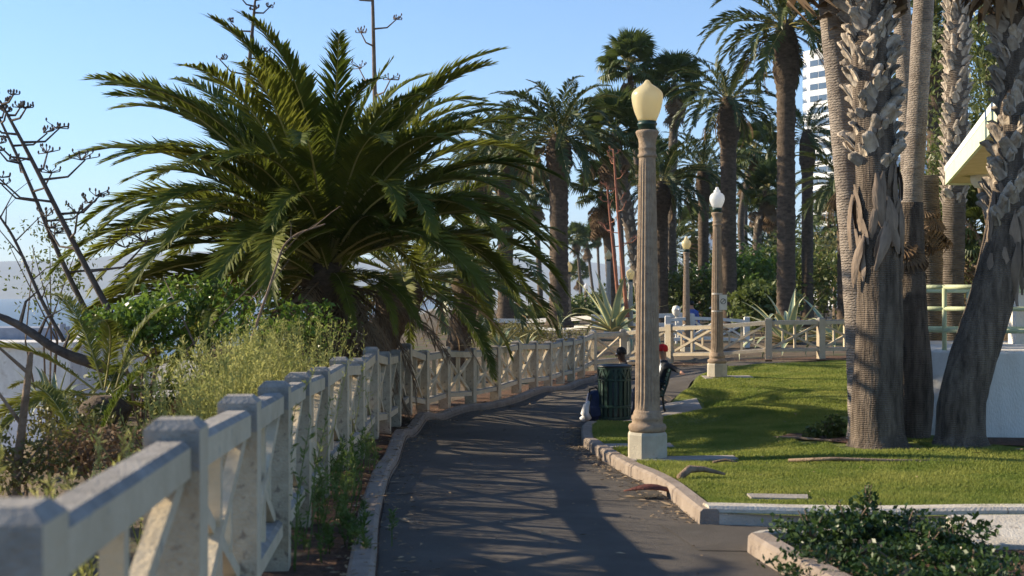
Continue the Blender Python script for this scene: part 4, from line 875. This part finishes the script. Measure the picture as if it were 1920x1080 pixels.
# mulch rings at trunks, brown edging
strip('mulch_ring', [(2.95, 14.3), (3.0, 13.9), (3.35, 13.3), (3.5, 13.05)], [(3.3, 14.9), (3.9, 14.4), (3.9, 13.6), (3.7, 13.2)], 'mulch', .1, 20, 6)
strip('mulch_ring', [(4.8, 13.0), (5.6, 12.75), (8.5, 12.9)], [(4.9, 13.7), (5.6, 13.7), (8.5, 13.7)], 'mulch', .1, 20, 6)

# ------------------------------------------------------------------ ramp wall, railing, pavilion
wb = Vector((4.93, 13.75, 0)); wl = Vector((4.42, 14.5, 0)); wr = Vector((9.0, 13.75, 0))
def wall_prism(pts, z0, z1, mat, name, parent=None, bev=.02):
    b = MB(); n = len(pts); b.add([(p[0], p[1], z0) for p in pts] + [(p[0], p[1], z1 - bev) for p in pts], [(k, (k + 1) % n, n + (k + 1) % n, n + k) for k in range(n)])
    c = Vector((sum(p[0] for p in pts) / n, sum(p[1] for p in pts) / n, 0)); b.add([(p[0], p[1], z1 - bev) for p in pts] + [((p[0] - c.x) * .995 + c.x, (p[1] - c.y) * .99 + c.y, z1) for p in pts], [(k, (k + 1) % n, n + (k + 1) % n, n + k) for k in range(n)] + [tuple(range(n, 2 * n))])
    return b.build(name, mat, parent)
wroot = wall_prism([(wb.x, wb.y), (wr.x, wr.y), (9.0, 17), (5.3, 17), (wl.x, wl.y)], -.1, 1.02, 'white_wall', 'ramp_wall'); tag(wroot, 'white stucco ramp wall behind the leaning palm trunk', 'wall')
def railing(pts, label, levels, post_h):
    root = empty('pipe_railing', pts[0], label, 'railing'); base = Vector(pts[0])
    for p in pts: MB().tube([Vector(p) - base - Vector((0, 0, .05)), Vector(p) - base + Vector((0, 0, post_h))], .026, 10).build('post', 'rail_green', root, True)
    for a, b in zip(pts[:-1], pts[1:]):
        for z in levels: MB().tube([Vector(a) - base + Vector((0, 0, z)), Vector(b) - base + Vector((0, 0, z))], .026, 10).build('rail', 'rail_green', root, True)
railing([(4.52, 14.45, 1.02), (4.78, 14.15, 1.02), (5.08, 13.86, 1.02), (6.1, 13.86, 1.02), (7.4, 13.86, 1.02), (8.9, 13.86, 1.02)], 'pale green pipe railing on top of the white ramp wall', (.22, .46, .7), .72)
railing([(4.9, 15.9, 1.02), (5.6, 15.7, 1.02), (6.6, 15.6, 1.02), (8.9, 15.6, 1.02)], 'second pale green railing on the far side of the ramp', (.2, .44, .66), .68)
# sloped pale slab at the right bottom
b = MB(); b.add([(2.88, 8.15, -.02), (9, 8.05, -.02), (9, 8.95, .06), (3.0, 8.85, .05), (2.88, 8.15, -.2), (9, 8.05, -.2), (9, 8.95, -.2), (3.0, 8.85, -.2)], [(0, 1, 2, 3), (4, 5, 1, 0), (6, 7, 3, 2), (7, 4, 0, 3), (5, 6, 2, 1)])
b.v = [(x, y, z + .07) for x, y, z in b.v]; tag(b.build('sloping_slab', 'kerb_white'), 'sloping white concrete slab behind the foreground shrubs', 'slab')
# pavilion with a sloping eave
def pavilion():
    o = Vector((8.5, 18, 0)); root = empty('pavilion', o, 'small pale pavilion with light green flat eave and round ceiling lamp', 'building')
    P = [(5.5, 14.0), (12.5, 14.0), (12.5, 24.0), (8.15, 24.0)]; z = 3.68
    def slab(grow, z0, z1, mat, name):
        c = (9.5, 19.0); q = [(c[0] + (x - c[0]) * (1 + grow), c[1] + (y - c[1]) * (1 + grow)) for x, y in P]; b = MB(); b.add([(x - o.x, y - o.y, z0) for x, y in q] + [(x - o.x, y - o.y, z1) for x, y in q], [(3, 2, 1, 0), (4, 5, 6, 7)] + [(k, (k + 1) % 4, 4 + (k + 1) % 4, 4 + k) for k in range(4)]); return b.build(name, mat, root)
    slab(-.012, z + .03, z + .06, 'soffit', 'soffit'); slab(.012, z + .26, z + .36, 'roof_white', 'roof')
    for k in range(4):
        a = Vector((P[k][0] - o.x, P[k][1] - o.y, z + .13)); b_ = Vector((P[(k + 1) % 4][0] - o.x, P[(k + 1) % 4][1] - o.y, z + .13)); d = (b_ - a).normalized(); MB().bar(a + d * .03, b_ - d * .03, .05, .26).build('fascia', 'fascia', root)
    p = W(1850, 333, 22.4) - o; l = MB(); l.lathe([(.04, -.2), (.2, -.17), (.26, -.08), (.27, 0), (.27, .06)], 20, 0, p); l.build('ceiling_lamp', 'globe_white', root, True)
    MB().box((2.7, 2, 1.8), (2.4, 6, 3.7)).build('wall', 'white_wall', root)
    MB().box((-2.12, -2.0, 1.8), (.26, .26, 3.7)).build('column', 'white_wall', root)
pavilion()

# ------------------------------------------------------------------ litter bin, bench, people, bags
def bin_():
    root = empty('litter_bin', (1.62, 20.25, H(1.62, 20.25) + .1), 'dark green slatted metal trash can beside the path', 'trash can'); r = .255; h = .86
    for z in (.06, .24, .66, .84): b = MB(); b.lathe([(r + .008, z - .02), (r + .016, z - .015), (r + .016, z + .015), (r + .008, z + .02), (r - .006, z + .02), (r - .006, z - .02)], 28); b.build('hoop', 'green_metal', root)
    n = 20
    sm = MB().box((0, 0, h / 2), (.012, .05, h - .02)).mesh('slat', 'green_metal')
    for k in range(n):
        q = 2 * PI * k / n; link('slat', sm, root, (r * math.cos(q), r * math.sin(q), 0), (0, 0, q))
    for k in range(10):
        q0 = 2 * PI * k / 10; q1 = 2 * PI * (k + .5) / 10; q2 = 2 * PI * (k + 1) / 10; rr = r + .012
        b = MB(); b.bar((rr * math.cos(q0), rr * math.sin(q0), .84), (rr * math.cos(q1), rr * math.sin(q1), .67), .012, .03); b.bar((rr * math.cos(q2), rr * math.sin(q2), .84), (rr * math.cos(q1), rr * math.sin(q1), .67), .012, .03); b.build('brace', 'green_metal', root)
    b = MB(); b.lathe([(.22, .03), (.235, .1), (.235, .84), (.225, .85)], 24); b.build('liner', 'black_metal', root, True)
    b = MB(); b.lathe([(.272, .85), (.278, .868), (.262, .885), (.2, .895), (.15, .885), (.148, .86)], 28); b.build('lid', 'black_metal', root, True)
bin_()
BX, BY = 2.25, 21.4; BZ = H(BX, BY) + .1
def bench():
    root = empty('park_bench', (BX, BY, BZ), 'dark green park bench seen end on behind the lamp post', 'bench'); root.scale = (.92, .92, .92)
    # sits facing the path (-X); back towards +X; runs along Y
    for y in (-.6, .6):
        b = MB(); b.tube([(.42, y, 0), (.3, y, .03), (.24, y, .2), (.22, y, .4), (.3, y, .62), (.36, y, .86)], .022, 8); b.tube([(-.3, y, 0), (-.24, y, .04), (-.2, y, .2), (-.2, y, .4)], .022, 8); b.tube([(-.22, y, .4), (0, y, .38), (.22, y, .4)], .022, 8); b.tube([(-.24, y, .4), (-.24, y, .6), (-.1, y, .64), (.28, y, .62)], .018, 8); b.build('leg', 'black_metal', root, True)
    for k in range(6): MB().box((-.22 + .085 * k, 0, .415 - .012 * math.sin(k / 5 * PI)), (.07, 1.4, .025)).build('seat_slat', 'green_metal', root)
    for k in range(6): t = k / 5; MB().box((.235 + .11 * t, 0, .47 + .38 * t), (.025, 1.4, .058), 0, Matrix.Rotation(.25, 3, 'Y')).build('back_slat', 'green_metal', root)
bench()
def skin_body(name, V, E, Rd, mats, pick, root_i=0, sub=2):
    """one continuous body from a joint skeleton; pick(co) -> material slot"""
    me = bpy.data.meshes.new(name); me.from_pydata(V, E, []); o = bpy.data.objects.new(name, me); COL.objects.link(o)
    md = o.modifiers.new('skin', 'SKIN'); md.use_smooth_shade = True
    for k, sv in enumerate(me.skin_vertices[0].data):
        sv.radius = Rd[k] if hasattr(Rd[k], '__len__') else (Rd[k], Rd[k]); sv.use_root = (k == root_i)
    sb = o.modifiers.new('sub', 'SUBSURF'); sb.levels = sub; sb.render_levels = sub
    dg = bpy.context.evaluated_depsgraph_get(); dg.update(); m2 = bpy.data.meshes.new_from_object(o.evaluated_get(dg)); bpy.data.objects.remove(o)
    m2.materials.clear()
    for m in mats: m2.materials.append(M[m])
    for p in m2.polygons: p.material_index = pick(p.center); p.use_smooth = True
    return m2
def person_seated(loc, label, mats, pick, hair=None, cap=None, arm='back', rz=0):
    """sits facing -X on a seat 0.42 high, origin at the ground under the hips"""
    V = []; E = []; Rr = []
    def J(p, r, par=None):
        V.append(p); Rr.append(r); 
        if par is not None: E.append((par, len(V) - 1))
        return len(V) - 1
    hip = J((.05, 0, .52), (.15, .13)); sp = J((.1, 0, .72), (.145, .12), hip); ch = J((.12, 0, .92), (.16, .125), sp); nk = J((.08, 0, 1.07), .06, ch); hd0 = J((.05, 0, 1.14), (.068, .07), nk); hd1 = J((.03, 0, 1.21), (.082, .088), hd0); hd2 = J((.03, 0, 1.28), (.07, .076), hd1)
    for s in (-1, 1):
        th = J((-.08, s * .1, .5), .09, hip); kn = J((-.38, s * .14, .5), .065, th); an = J((-.42, s * .15, .1), .042, kn); ft = J((-.46, s * .15, .045), .04, an); J((-.6, s * .16, .035), .03, ft)
    for s in (-1, 1):
        sh = J((.12, s * .19, .99), .065, ch)
        if s < 0 and arm == 'back':
            el = J((.3, s * .32, .93), .05, sh); wr = J((.36, s * .5, .9), .033, el); ha = J((.36, s * .56, .895), (.035, .02), wr)
            for f in range(4): a = J((.335 + .018 * f, s * .62, .893), .0095, ha); J((.335 + .019 * f, s * (.66 + .004 * (f in (1, 2))), .868), .0085, a)
            a = J((.325, s * .585, .885), .01, ha); J((.305, s * .61, .87), .009, a)
        else:
            el = J((.02, s * .26, .74), .05, sh); wr = J((-.22, s * .2, .66), .033, el); ha = J((-.28, s * .17, .645), (.035, .02), wr)
            for f in range(4): a = J((-.34, s * (.19 - .018 * f), .635), .0095, ha); J((-.375, s * (.19 - .019 * f), .615), .0085, a)
            a = J((-.29, s * .135, .64), .01, ha); J((-.31, s * .115, .625), .009, a)
    me = skin_body('person', V, E, Rr, mats, pick)
    o = link('person', me, None, loc, (0, .1 if arm == 'back' else 0, rz), .9); tag(o, label, 'person')
    b = MB(); b.tube([(-.045, 0, 1.215), (-.072, 0, 1.195), (-.05, 0, 1.18)], [.012, .016, .01], 6); b.build('nose', mats[0], o, True)
    for s in (-1, 1):
        b = MB(); b.lathe([(.004, -.012), (.014, -.006), (.014, .006), (.004, .012)], 8, 0, (-.052, s * .032, 1.235)); b.build('eye', 'bagwhite', o, True)
        b = MB(); b.tube([(.03, s * .086, 1.2), (.04, s * .096, 1.225), (.03, s * .088, 1.25)], [.01, .016, .01], 6); b.build('ear', mats[0], o, True)
    MB().box((-.05, 0, 1.155), (.012, .045, .01)).build('mouth', 'skin_dark', o)
    b = MB()
    if hair: b.lathe([(.094, 1.225), (.098, 1.26), (.09, 1.31), (.06, 1.35), (.02, 1.366)], 18, 0, (.04, 0, 0)); b.build('hair', hair, o, True)
    if cap:
        b.lathe([(.096, 1.235), (.1, 1.27), (.09, 1.325), (.06, 1.36), (.012, 1.372)], 18, 0, (.035, 0, 0)); b.box((-.1, 0, 1.245), (.11, .13, .012)); b.build('cap', cap, o, True)
    return o
def pick_red(c):
    if c.z > 1.075: return 0
    if c.y < -.49: return 0
    if c.z < .56 and c.x < .02: return 3 if c.z > .08 else 4
    if c.x < .02 and abs(c.y) < .12 and c.z > .6: return 2
    if c.x < -.2 and c.z > .6: return 0
    return 1 if c.z > .55 else 3
def pick_dark(c):
    if c.z > 1.075 or (c.x < -.2 and c.z > .6): return 0
    if c.z < .56: return 3 if c.z > .08 else 4
    return 1
person_seated((BX + .1, BY - .2, BZ - .02), 'seated person in red cap and dark jacket resting an arm on the bench back', ['skin', 'jacket', 'shirt', 'jeans', 'black_metal'], pick_red, cap='red', arm='back')
person_seated((BX - .42, BY + .45, BZ - .1), 'person with short black hair sitting low behind the trash can', ['skin_dark', 'jacket', 'shirt', 'jeans', 'black_metal'], pick_dark, hair='hair', arm='front')
# distant walker in blue and a white viewer by the far fence
def far_person(p, label):
    V = [(0, 0, .95), (0, 0, 1.2), (0, 0, 1.42), (0, 0, 1.53), (0, 0, 1.68)]; E = [(0, 1), (1, 2), (2, 3), (3, 4)]; Rr = [.15, .14, .16, .06, .095]
    for s in (-1, 1):
        b0 = len(V); V += [(s * .09, 0, .9), (s * .1, -.03 * s, .5), (s * .1, .05 * s, .06)]; E += [(0, b0), (b0, b0 + 1), (b0 + 1, b0 + 2)]; Rr += [.09, .065, .045]
        b0 = len(V); V += [(s * .2, 0, 1.4), (s * .25, -.02, 1.12), (s * .24, -.1, .9)]; E += [(2, b0), (b0, b0 + 1), (b0 + 1, b0 + 2)]; Rr += [.06, .045, .035]
    me = skin_body('person', V, E, Rr, ['skin', 'blue', 'jeans'], lambda c: 0 if c.z > 1.5 or (abs(c.x) > .2 and c.z < 1.0) else (1 if c.z > .93 else 2))
    o = link('person', me, None, p); tag(o, label, 'person'); b = MB(); b.lathe([(.1, 1.64), (.105, 1.7), (.09, 1.76), (.03, 1.79)], 14); b.build('hair', 'hair', o, True)
p = W(1296, 566, 44); far_person((p.x, p.y, p.z - 1.75), 'far walker in blue top behind the pinkish lamp post')
def viewer():
    p = W(1268, 566, 43); root = empty('coin_viewer', (p.x, p.y, p.z - 1.4), 'white pole mounted viewing binocular near the far fence', 'viewer'); root.scale = (.75, .75, .9)
    MB().tube([(0, 0, 0), (0, 0, 1.0)], .05, 10).build('pole', 'white_paint', root); b = MB(); b.lathe([(.05, 1.0), (.16, 1.1), (.2, 1.25), (.15, 1.38), (.05, 1.42)], 16); b.build('housing', 'white_paint', root, True)
    for s in (-1, 1): MB().tube([(s * .09, .1, 1.28), (s * .09, -.3, 1.26)], .05, 10).build('eyepiece', 'white_paint', root, True)
viewer()
def backpack():
    x, y = 1.33, 20.3; root = empty('backpack', (x, y, H(x, y) + .1), 'navy backpack with white cloth bundle leaning by the trash can', 'backpack')
    bm = bmesh.new(); bmesh.ops.create_cube(bm, size=1)
    bmesh.ops.subdivide_edges(bm, edges=bm.edges[:], cuts=4, use_grid_fill=True); r = random.Random(4)
    for v in bm.verts:
        c = v.co; n = c.normalized() * .62; c = c.lerp(n, .55); c.z += .0; v.co = Vector((c.x * .34 * (1.1 - .35 * (c.z + .5)), c.y * .26, (c.z + .5) * .46)) + Vector((r.uniform(-.01, .01), r.uniform(-.01, .01), r.uniform(-.008, .008)))
    me = bpy.data.meshes.new('pack_body'); bm.to_mesh(me); bm.free(); me.materials.append(M['navy']); [setattr(p_, 'use_smooth', True) for p_ in me.polygons]; link('pack_body', me, root)
    MB().tube([(-.1, 0, .4), (-.1, -.02, .5), (0, -.03, .53), (.06, -.02, .47)], .015, 6).build('strap', 'black_metal', root, True); MB().tube([(-.08, -.13, .42), (-.13, -.17, .25), (-.1, -.16, .08)], .018, 6).build('strap', 'black_metal', root, True)
    MB().box((.0, -.135, .17), (.2, .05, .16), 0, None, .02).build('front_pocket', 'navy', root)
    b = MB(); b.tube([(-.06, -.15, .02), (-.12, -.17, .12), (-.1, -.16, .24), (-.06, -.13, .3)], [.05, .07, .05, .02], 9, 0, .2, r); tag(link('white_bundle', b.mesh('white_bundle', 'bagwhite', True), None, root.location + Vector((-.06, -.03, .02))), 'crumpled white cloth hanging on the navy backpack', 'cloth')
    b = MB(); b.lathe([(.02, 0), (.06, .02), (.065, .06), (.03, .09)], 12, 0); tag(link('paper_cup', b.mesh('paper_cup', 'bagwhite', True), None, root.location + Vector((-.2, -.12, .0))), 'small white wad on the kerb end by the backpack', 'litter')
backpack()

# ------------------------------------------------------------------ fallen things
def fallen(px, py, h, me, label, cat, name, rot, sc_=1.0):
    p = ground_at(px, py, h); o = link(name, me, None, (p.x, p.y, H(p.x, p.y) + (h - 0) * 0 + .1), rot, sc_); return tag(o, label, cat)
r = random.Random(12); mb = MB(); vs = []
for i in range(9):
    t = i / 8; wv = .13 * math.sin(.3 + t * 2.6); vs += [(t * .6 - .3, -wv, .04 + .05 * math.sin(t * 3)), (t * .6 - .3, 0, .1 * math.sin(t * 2.9) + .03), (t * .6 - .3, wv, .03 + .08 * t)]
mb.add(vs, [(i * 3 + k, i * 3 + k + 1, (i + 1) * 3 + k + 1, (i + 1) * 3 + k) for i in range(8) for k in range(2)])
M['rust'] = surf('rusty_husk', (0.08, 0.022, 0.014), (0.15, 0.045, 0.03), .7, 6, .4, 40)
me = mb.mesh('palm_husk', 'rust', True); md_o = link('palm_husk', me, None, (1.13, 10.5, H(1.13, 10.5) + .01), (0, .1, .2), .72); tag(md_o, 'rust brown palm husk lying against the kerb', 'palm husk'); sm_ = md_o.modifiers.new('s', 'SOLIDIFY'); sm_.thickness = .012
def stick(pts, rad, label, mat='twig'):
    base = Vector(pts[0]); mb = MB(); mb.tube([Vector(p) - base for p in pts], rad, 7, 0, .12, random.Random(3)); o = link('fallen_stick', mb.mesh('fallen_stick', mat, True), None, base); tag(o, label, 'stick')
def gz(x, y, z=.12): return Vector((x, y, H(x, y) + z))
stick([gz(1.42, 10.85), gz(1.52, 11.0, .17), gz(1.66, 11.1, .16), gz(1.83, 11.0, .13)], [.03, .035, .025, .01], 'curved fallen palm stem on the lawn edge above the kerb')
stick([gz(1.9, 12.1), gz(2.02, 12.15, .13), gz(2.12, 12.05)], [.012, .014, .006], 'short curved twig on the shaded lawn')
stick([gz(1.9, 7.55, .05), gz(2.1, 7.75, .1), gz(2.3, 7.95, .12)], [.012, .012, .008], 'pale dry stem lying over the foreground shrubs')
stick([gz(2.6, 12.05, .11), gz(3.0, 11.95, .12), gz(3.5, 11.8, .11), gz(4.3, 11.75, .1)], [.016, .018, .015, .012], 'half buried brown edging board in front of the huge trunk')
stick([gz(2.9, 14.2, .1), gz(3.05, 13.7, .12), gz(3.3, 13.2, .12)], [.015, .015, .012], 'pale edging strip round the mulch left of the huge trunk')
# scattered litter (uncountable)
def litter():
    rg = np.random.default_rng(5); P = []
    n = 2600; lx = resample(LEFT, n=400); k = rg.integers(20, 330, n); off = -np.abs(rg.normal(0, .22, n)); off[: n // 3] = np.abs(rg.normal(0, .16, n // 3)); nn = normals(lx)
    p = lx[k] + nn[k] * off[:, None]; P.append(np.c_[p, hgt(p[:, 0], p[:, 1]) + np.where(off < -.17, .05, np.where(off < 0, .125, .012))])
    rx = resample(RIGHT, n=300); k = rg.integers(0, 150, 1100); off = -np.abs(rg.normal(0, .16, 1100)); p = rx[k] + normals(rx)[k] * off[:, None]; P.append(np.c_[p, hgt(p[:, 0], p[:, 1]) + .012])
    p = np.c_[rg.uniform(-.7, 1.2, 160), rg.uniform(7, 26, 160)]; P.append(np.c_[p, hgt(p[:, 0], p[:, 1]) + .012])
    p = np.c_[rg.uniform(1.6, 6, 130), rg.uniform(9.6, 27, 130)]; P.append(np.c_[p, hgt(p[:, 0], p[:, 1]) + .125])
    p = np.c_[rg.uniform(1.75, 5, 700), rg.uniform(6.8, 8.1, 700)]; P.append(np.c_[p, hgt(p[:, 0], p[:, 1]) + .04])
    P = np.concatenate(P); n = len(P); a = rg.uniform(0, 6.28, n); l = rg.uniform(.006, .04, n) * np.where(rg.random(n) < .06, 2.4, 1); d = np.c_[np.cos(a), np.sin(a), rg.uniform(-.15, .15, n)] * l[:, None]; s = np.c_[-np.sin(a), np.cos(a), rg.uniform(-.2, .2, n)] * (l * .22)[:, None]
    v = np.stack([P - d, P + s + [0, 0, .006], P + d, P - s], 1).reshape(-1, 3); struct(link('leaf_litter', np_mesh('leaf_litter', v, np.arange(4 * n).reshape(-1, 4), 'litter')), 'stuff')
litter()
def grass():
    rg = np.random.default_rng(9); P = []
    n = 520000
    y = 9.35 + (31 - 9.35) * rg.random(n) ** 1.35; edge = np.interp(y, resample(RIGHT, n=300)[:, 1], resample(RIGHT, n=300)[:, 0]) + .16
    x = edge + (np.minimum(y * .43 + .4, 13) - edge) * rg.random(n)
    keep = ~((np.abs(x - 3.72) < .45) & (np.abs(y - 13) < .4)) & ~((np.hypot(x - 1.345, y - 12.72) < .24)) & ~((x > 1.3) & (x < 3.35) & (y > 19.4) & (y < 23 )) & ~((x > .9) & (x < 1.75) & (y > 13.55) & (y < 14)) & ~((x > 1.0) & (x < 2.22) & (y > 12.42) & (y < 12.78)) & ~((x > 3.75) & (x < 4.8) & (y > 25.05) & (y < 25.7)) & ~((x > 1.84) & (x < 2.36) & (y > 9.93) & (y < 10.17)) & ~((x > 4.95) & (y > 12.8) & (y < 17.5)) & ~((x > 4.4) & (y > 13.6) & (y < 17.5)) & ~((x > 3.0) & (x < 3.75) & (y > 13.2) & (y < 14.7))
    x = x[keep]; y = y[keep]; n = len(x); z = hgt(x, y) + .085; a = rg.uniform(0, 6.28, n); h = rg.uniform(.014, .038, n) * (1 + .35 * np.sin(x * 2.1 + np.cos(y * 1.3)) + .25 * np.sin(y * 5 + x * 3)); wd = .0035 + .00028 * y
    le = rg.normal(0, .5, (n, 2)) * h[:, None]; b = np.c_[x, y, z]; s = np.c_[np.cos(a) * wd, np.sin(a) * wd, np.zeros(n)]
    v = np.stack([b - s, b + s, b + np.c_[le, h]], 1).reshape(-1, 3); struct(link('grass', np_mesh('grass', v, np.arange(3 * n).reshape(-1, 3), 'grass')), 'stuff')
grass()

# ------------------------------------------------------------------ far buildings
def tower():
    c = W(1530, 300, 360); root = empty('tower_block', (c.x, 360, -2), 'tall white tower with banded windows and a rounded corner', 'building', None, R(-52))
    w_, dp = 12.5, 7; H_ = W(0, 92, 360).z + 2; pts = []
    for k in range(9): q = PI + k / 8 * PI / 2; pts.append((-w_ / 2 + 3.2 + 3.2 * math.cos(q), 3.2 + 3.2 * math.sin(q)))
    pts += [(w_ / 2, 0), (w_ / 2, dp), (-w_ / 2, dp)]
    wall_prism(pts, 0, H_, 'tower', 'wall', root, .3); fl = 3.35; k = 0; z = 4.0
    while z < H_ - 3:
        b = MB(); n = len(pts); b.add([(p_[0] * 1.0 - (.05 if p_[0] < 0 else -.05), p_[1] - .06, z) for p_ in pts[:9]] + [(p_[0] - .05, p_[1] - .06, z + 1.7) for p_ in pts[:9]], [(i, i + 1, 10 + i - 1 + 0, 9 + i) for i in range(8)]); b.build('window_band', 'glass', root)
        for j in range(3): MB().box((-w_ / 2 + 5.6 + j * 3.0, -.05, z + .85), (2.7, .12, 1.7)).build('window', 'glass', root)
        z += fl
    MB().box((1, 7, H_ + 1.5), (7, 6, 3)).build('roof_house', 'tower', root)
tower()
def block(px0, px1, py_top, d, label, mat, floors=0, z0=-3, name='building_block', dp=12):
    a = W(px0, py_top, d); b_ = W(px1, py_top, d); wd = b_.x - a.x; root = empty(name, ((a.x + b_.x) / 2, d, z0), label, 'building'); hh = a.z - z0
    MB().box((0, dp / 2, hh / 2), (wd, dp, hh)).build('wall', mat, root); MB().box((0, dp / 2, hh + .15), (wd + .4, dp + .4, .3)).build('parapet', mat, root)
    for f in range(floors):
        z = hh - 2.2 - f * 3.2; n = max(2, int(wd / 2.6))
        for k in range(n):
            x = -wd / 2 + wd * (k + .5) / n; wn = MB().box((x, -.03, z), (wd / n * .6, .1, 1.5)).build('window', 'glass', root)
    return root
block(1322, 1347, 437, 190, 'small white building far behind the second lamp post', 'tower', 3)
block(1655, 1785, 300, 130, 'pale blue building glimpsed between the trunks above the railing', 'blue_wall', 9)
block(1830, 1960, 500, 95, 'low pale building behind the leaning trunk', 'blue_wall', 2)
b1 = block(-160, 132, 652, 70, 'white house below the bluff at the picture edge', 'white_wall', 0, -26, 'beach_house', 16)
MB().box((-1.0, 6, 24.55 + .5), (5, 4, 1.2)).build('roof_unit', 'grey_roof', b1); MB().tube([(2.4, 4, 24.4), (2.4, 4, 25.9)], .22, 10).build('vent', 'grey_roof', b1)
def roofhouse():
    c = W(20, 800, 46); root = empty('beach_house', (c.x - 2, 46, -26), 'house with blue grey sloping roof low behind the nearest fence', 'building'); z = c.z + 26
    MB().box((0, 4, z / 2 - 1), (8, 8, z - 2)).build('wall', 'white_wall', root)
    b = MB(); b.add([(-4.6, -.6, z - 2), (4.6, -.6, z - 2), (4.6, 8.6, z - 2), (-4.6, 8.6, z - 2), (-4.6, 4, z + .8), (3.0, 4, z + .8)], [(0, 1, 5, 4), (2, 3, 4, 5), (1, 2, 5), (3, 0, 4), (3, 2, 1, 0)]); b.build('roof', 'grey_roof', root)
roofhouse()

# ------------------------------------------------------------------ sea air
def haze():
    b = MB(); b.box((-3000, 4400, 255), (23500, 10000, 570)); m, nt, out = new_mat('haze_air'); v = nt.nodes.new('ShaderNodeVolumePrincipled'); v.inputs['Color'].default_value = (.66, .8, 1, 1); v.inputs['Density'].default_value = 1.15e-4; v.inputs['Anisotropy'].default_value = 0.0
    nt.links.new(v.outputs[0], out.inputs['Volume']); o = b.build('haze', m); o['kind'] = 'stuff'
haze()
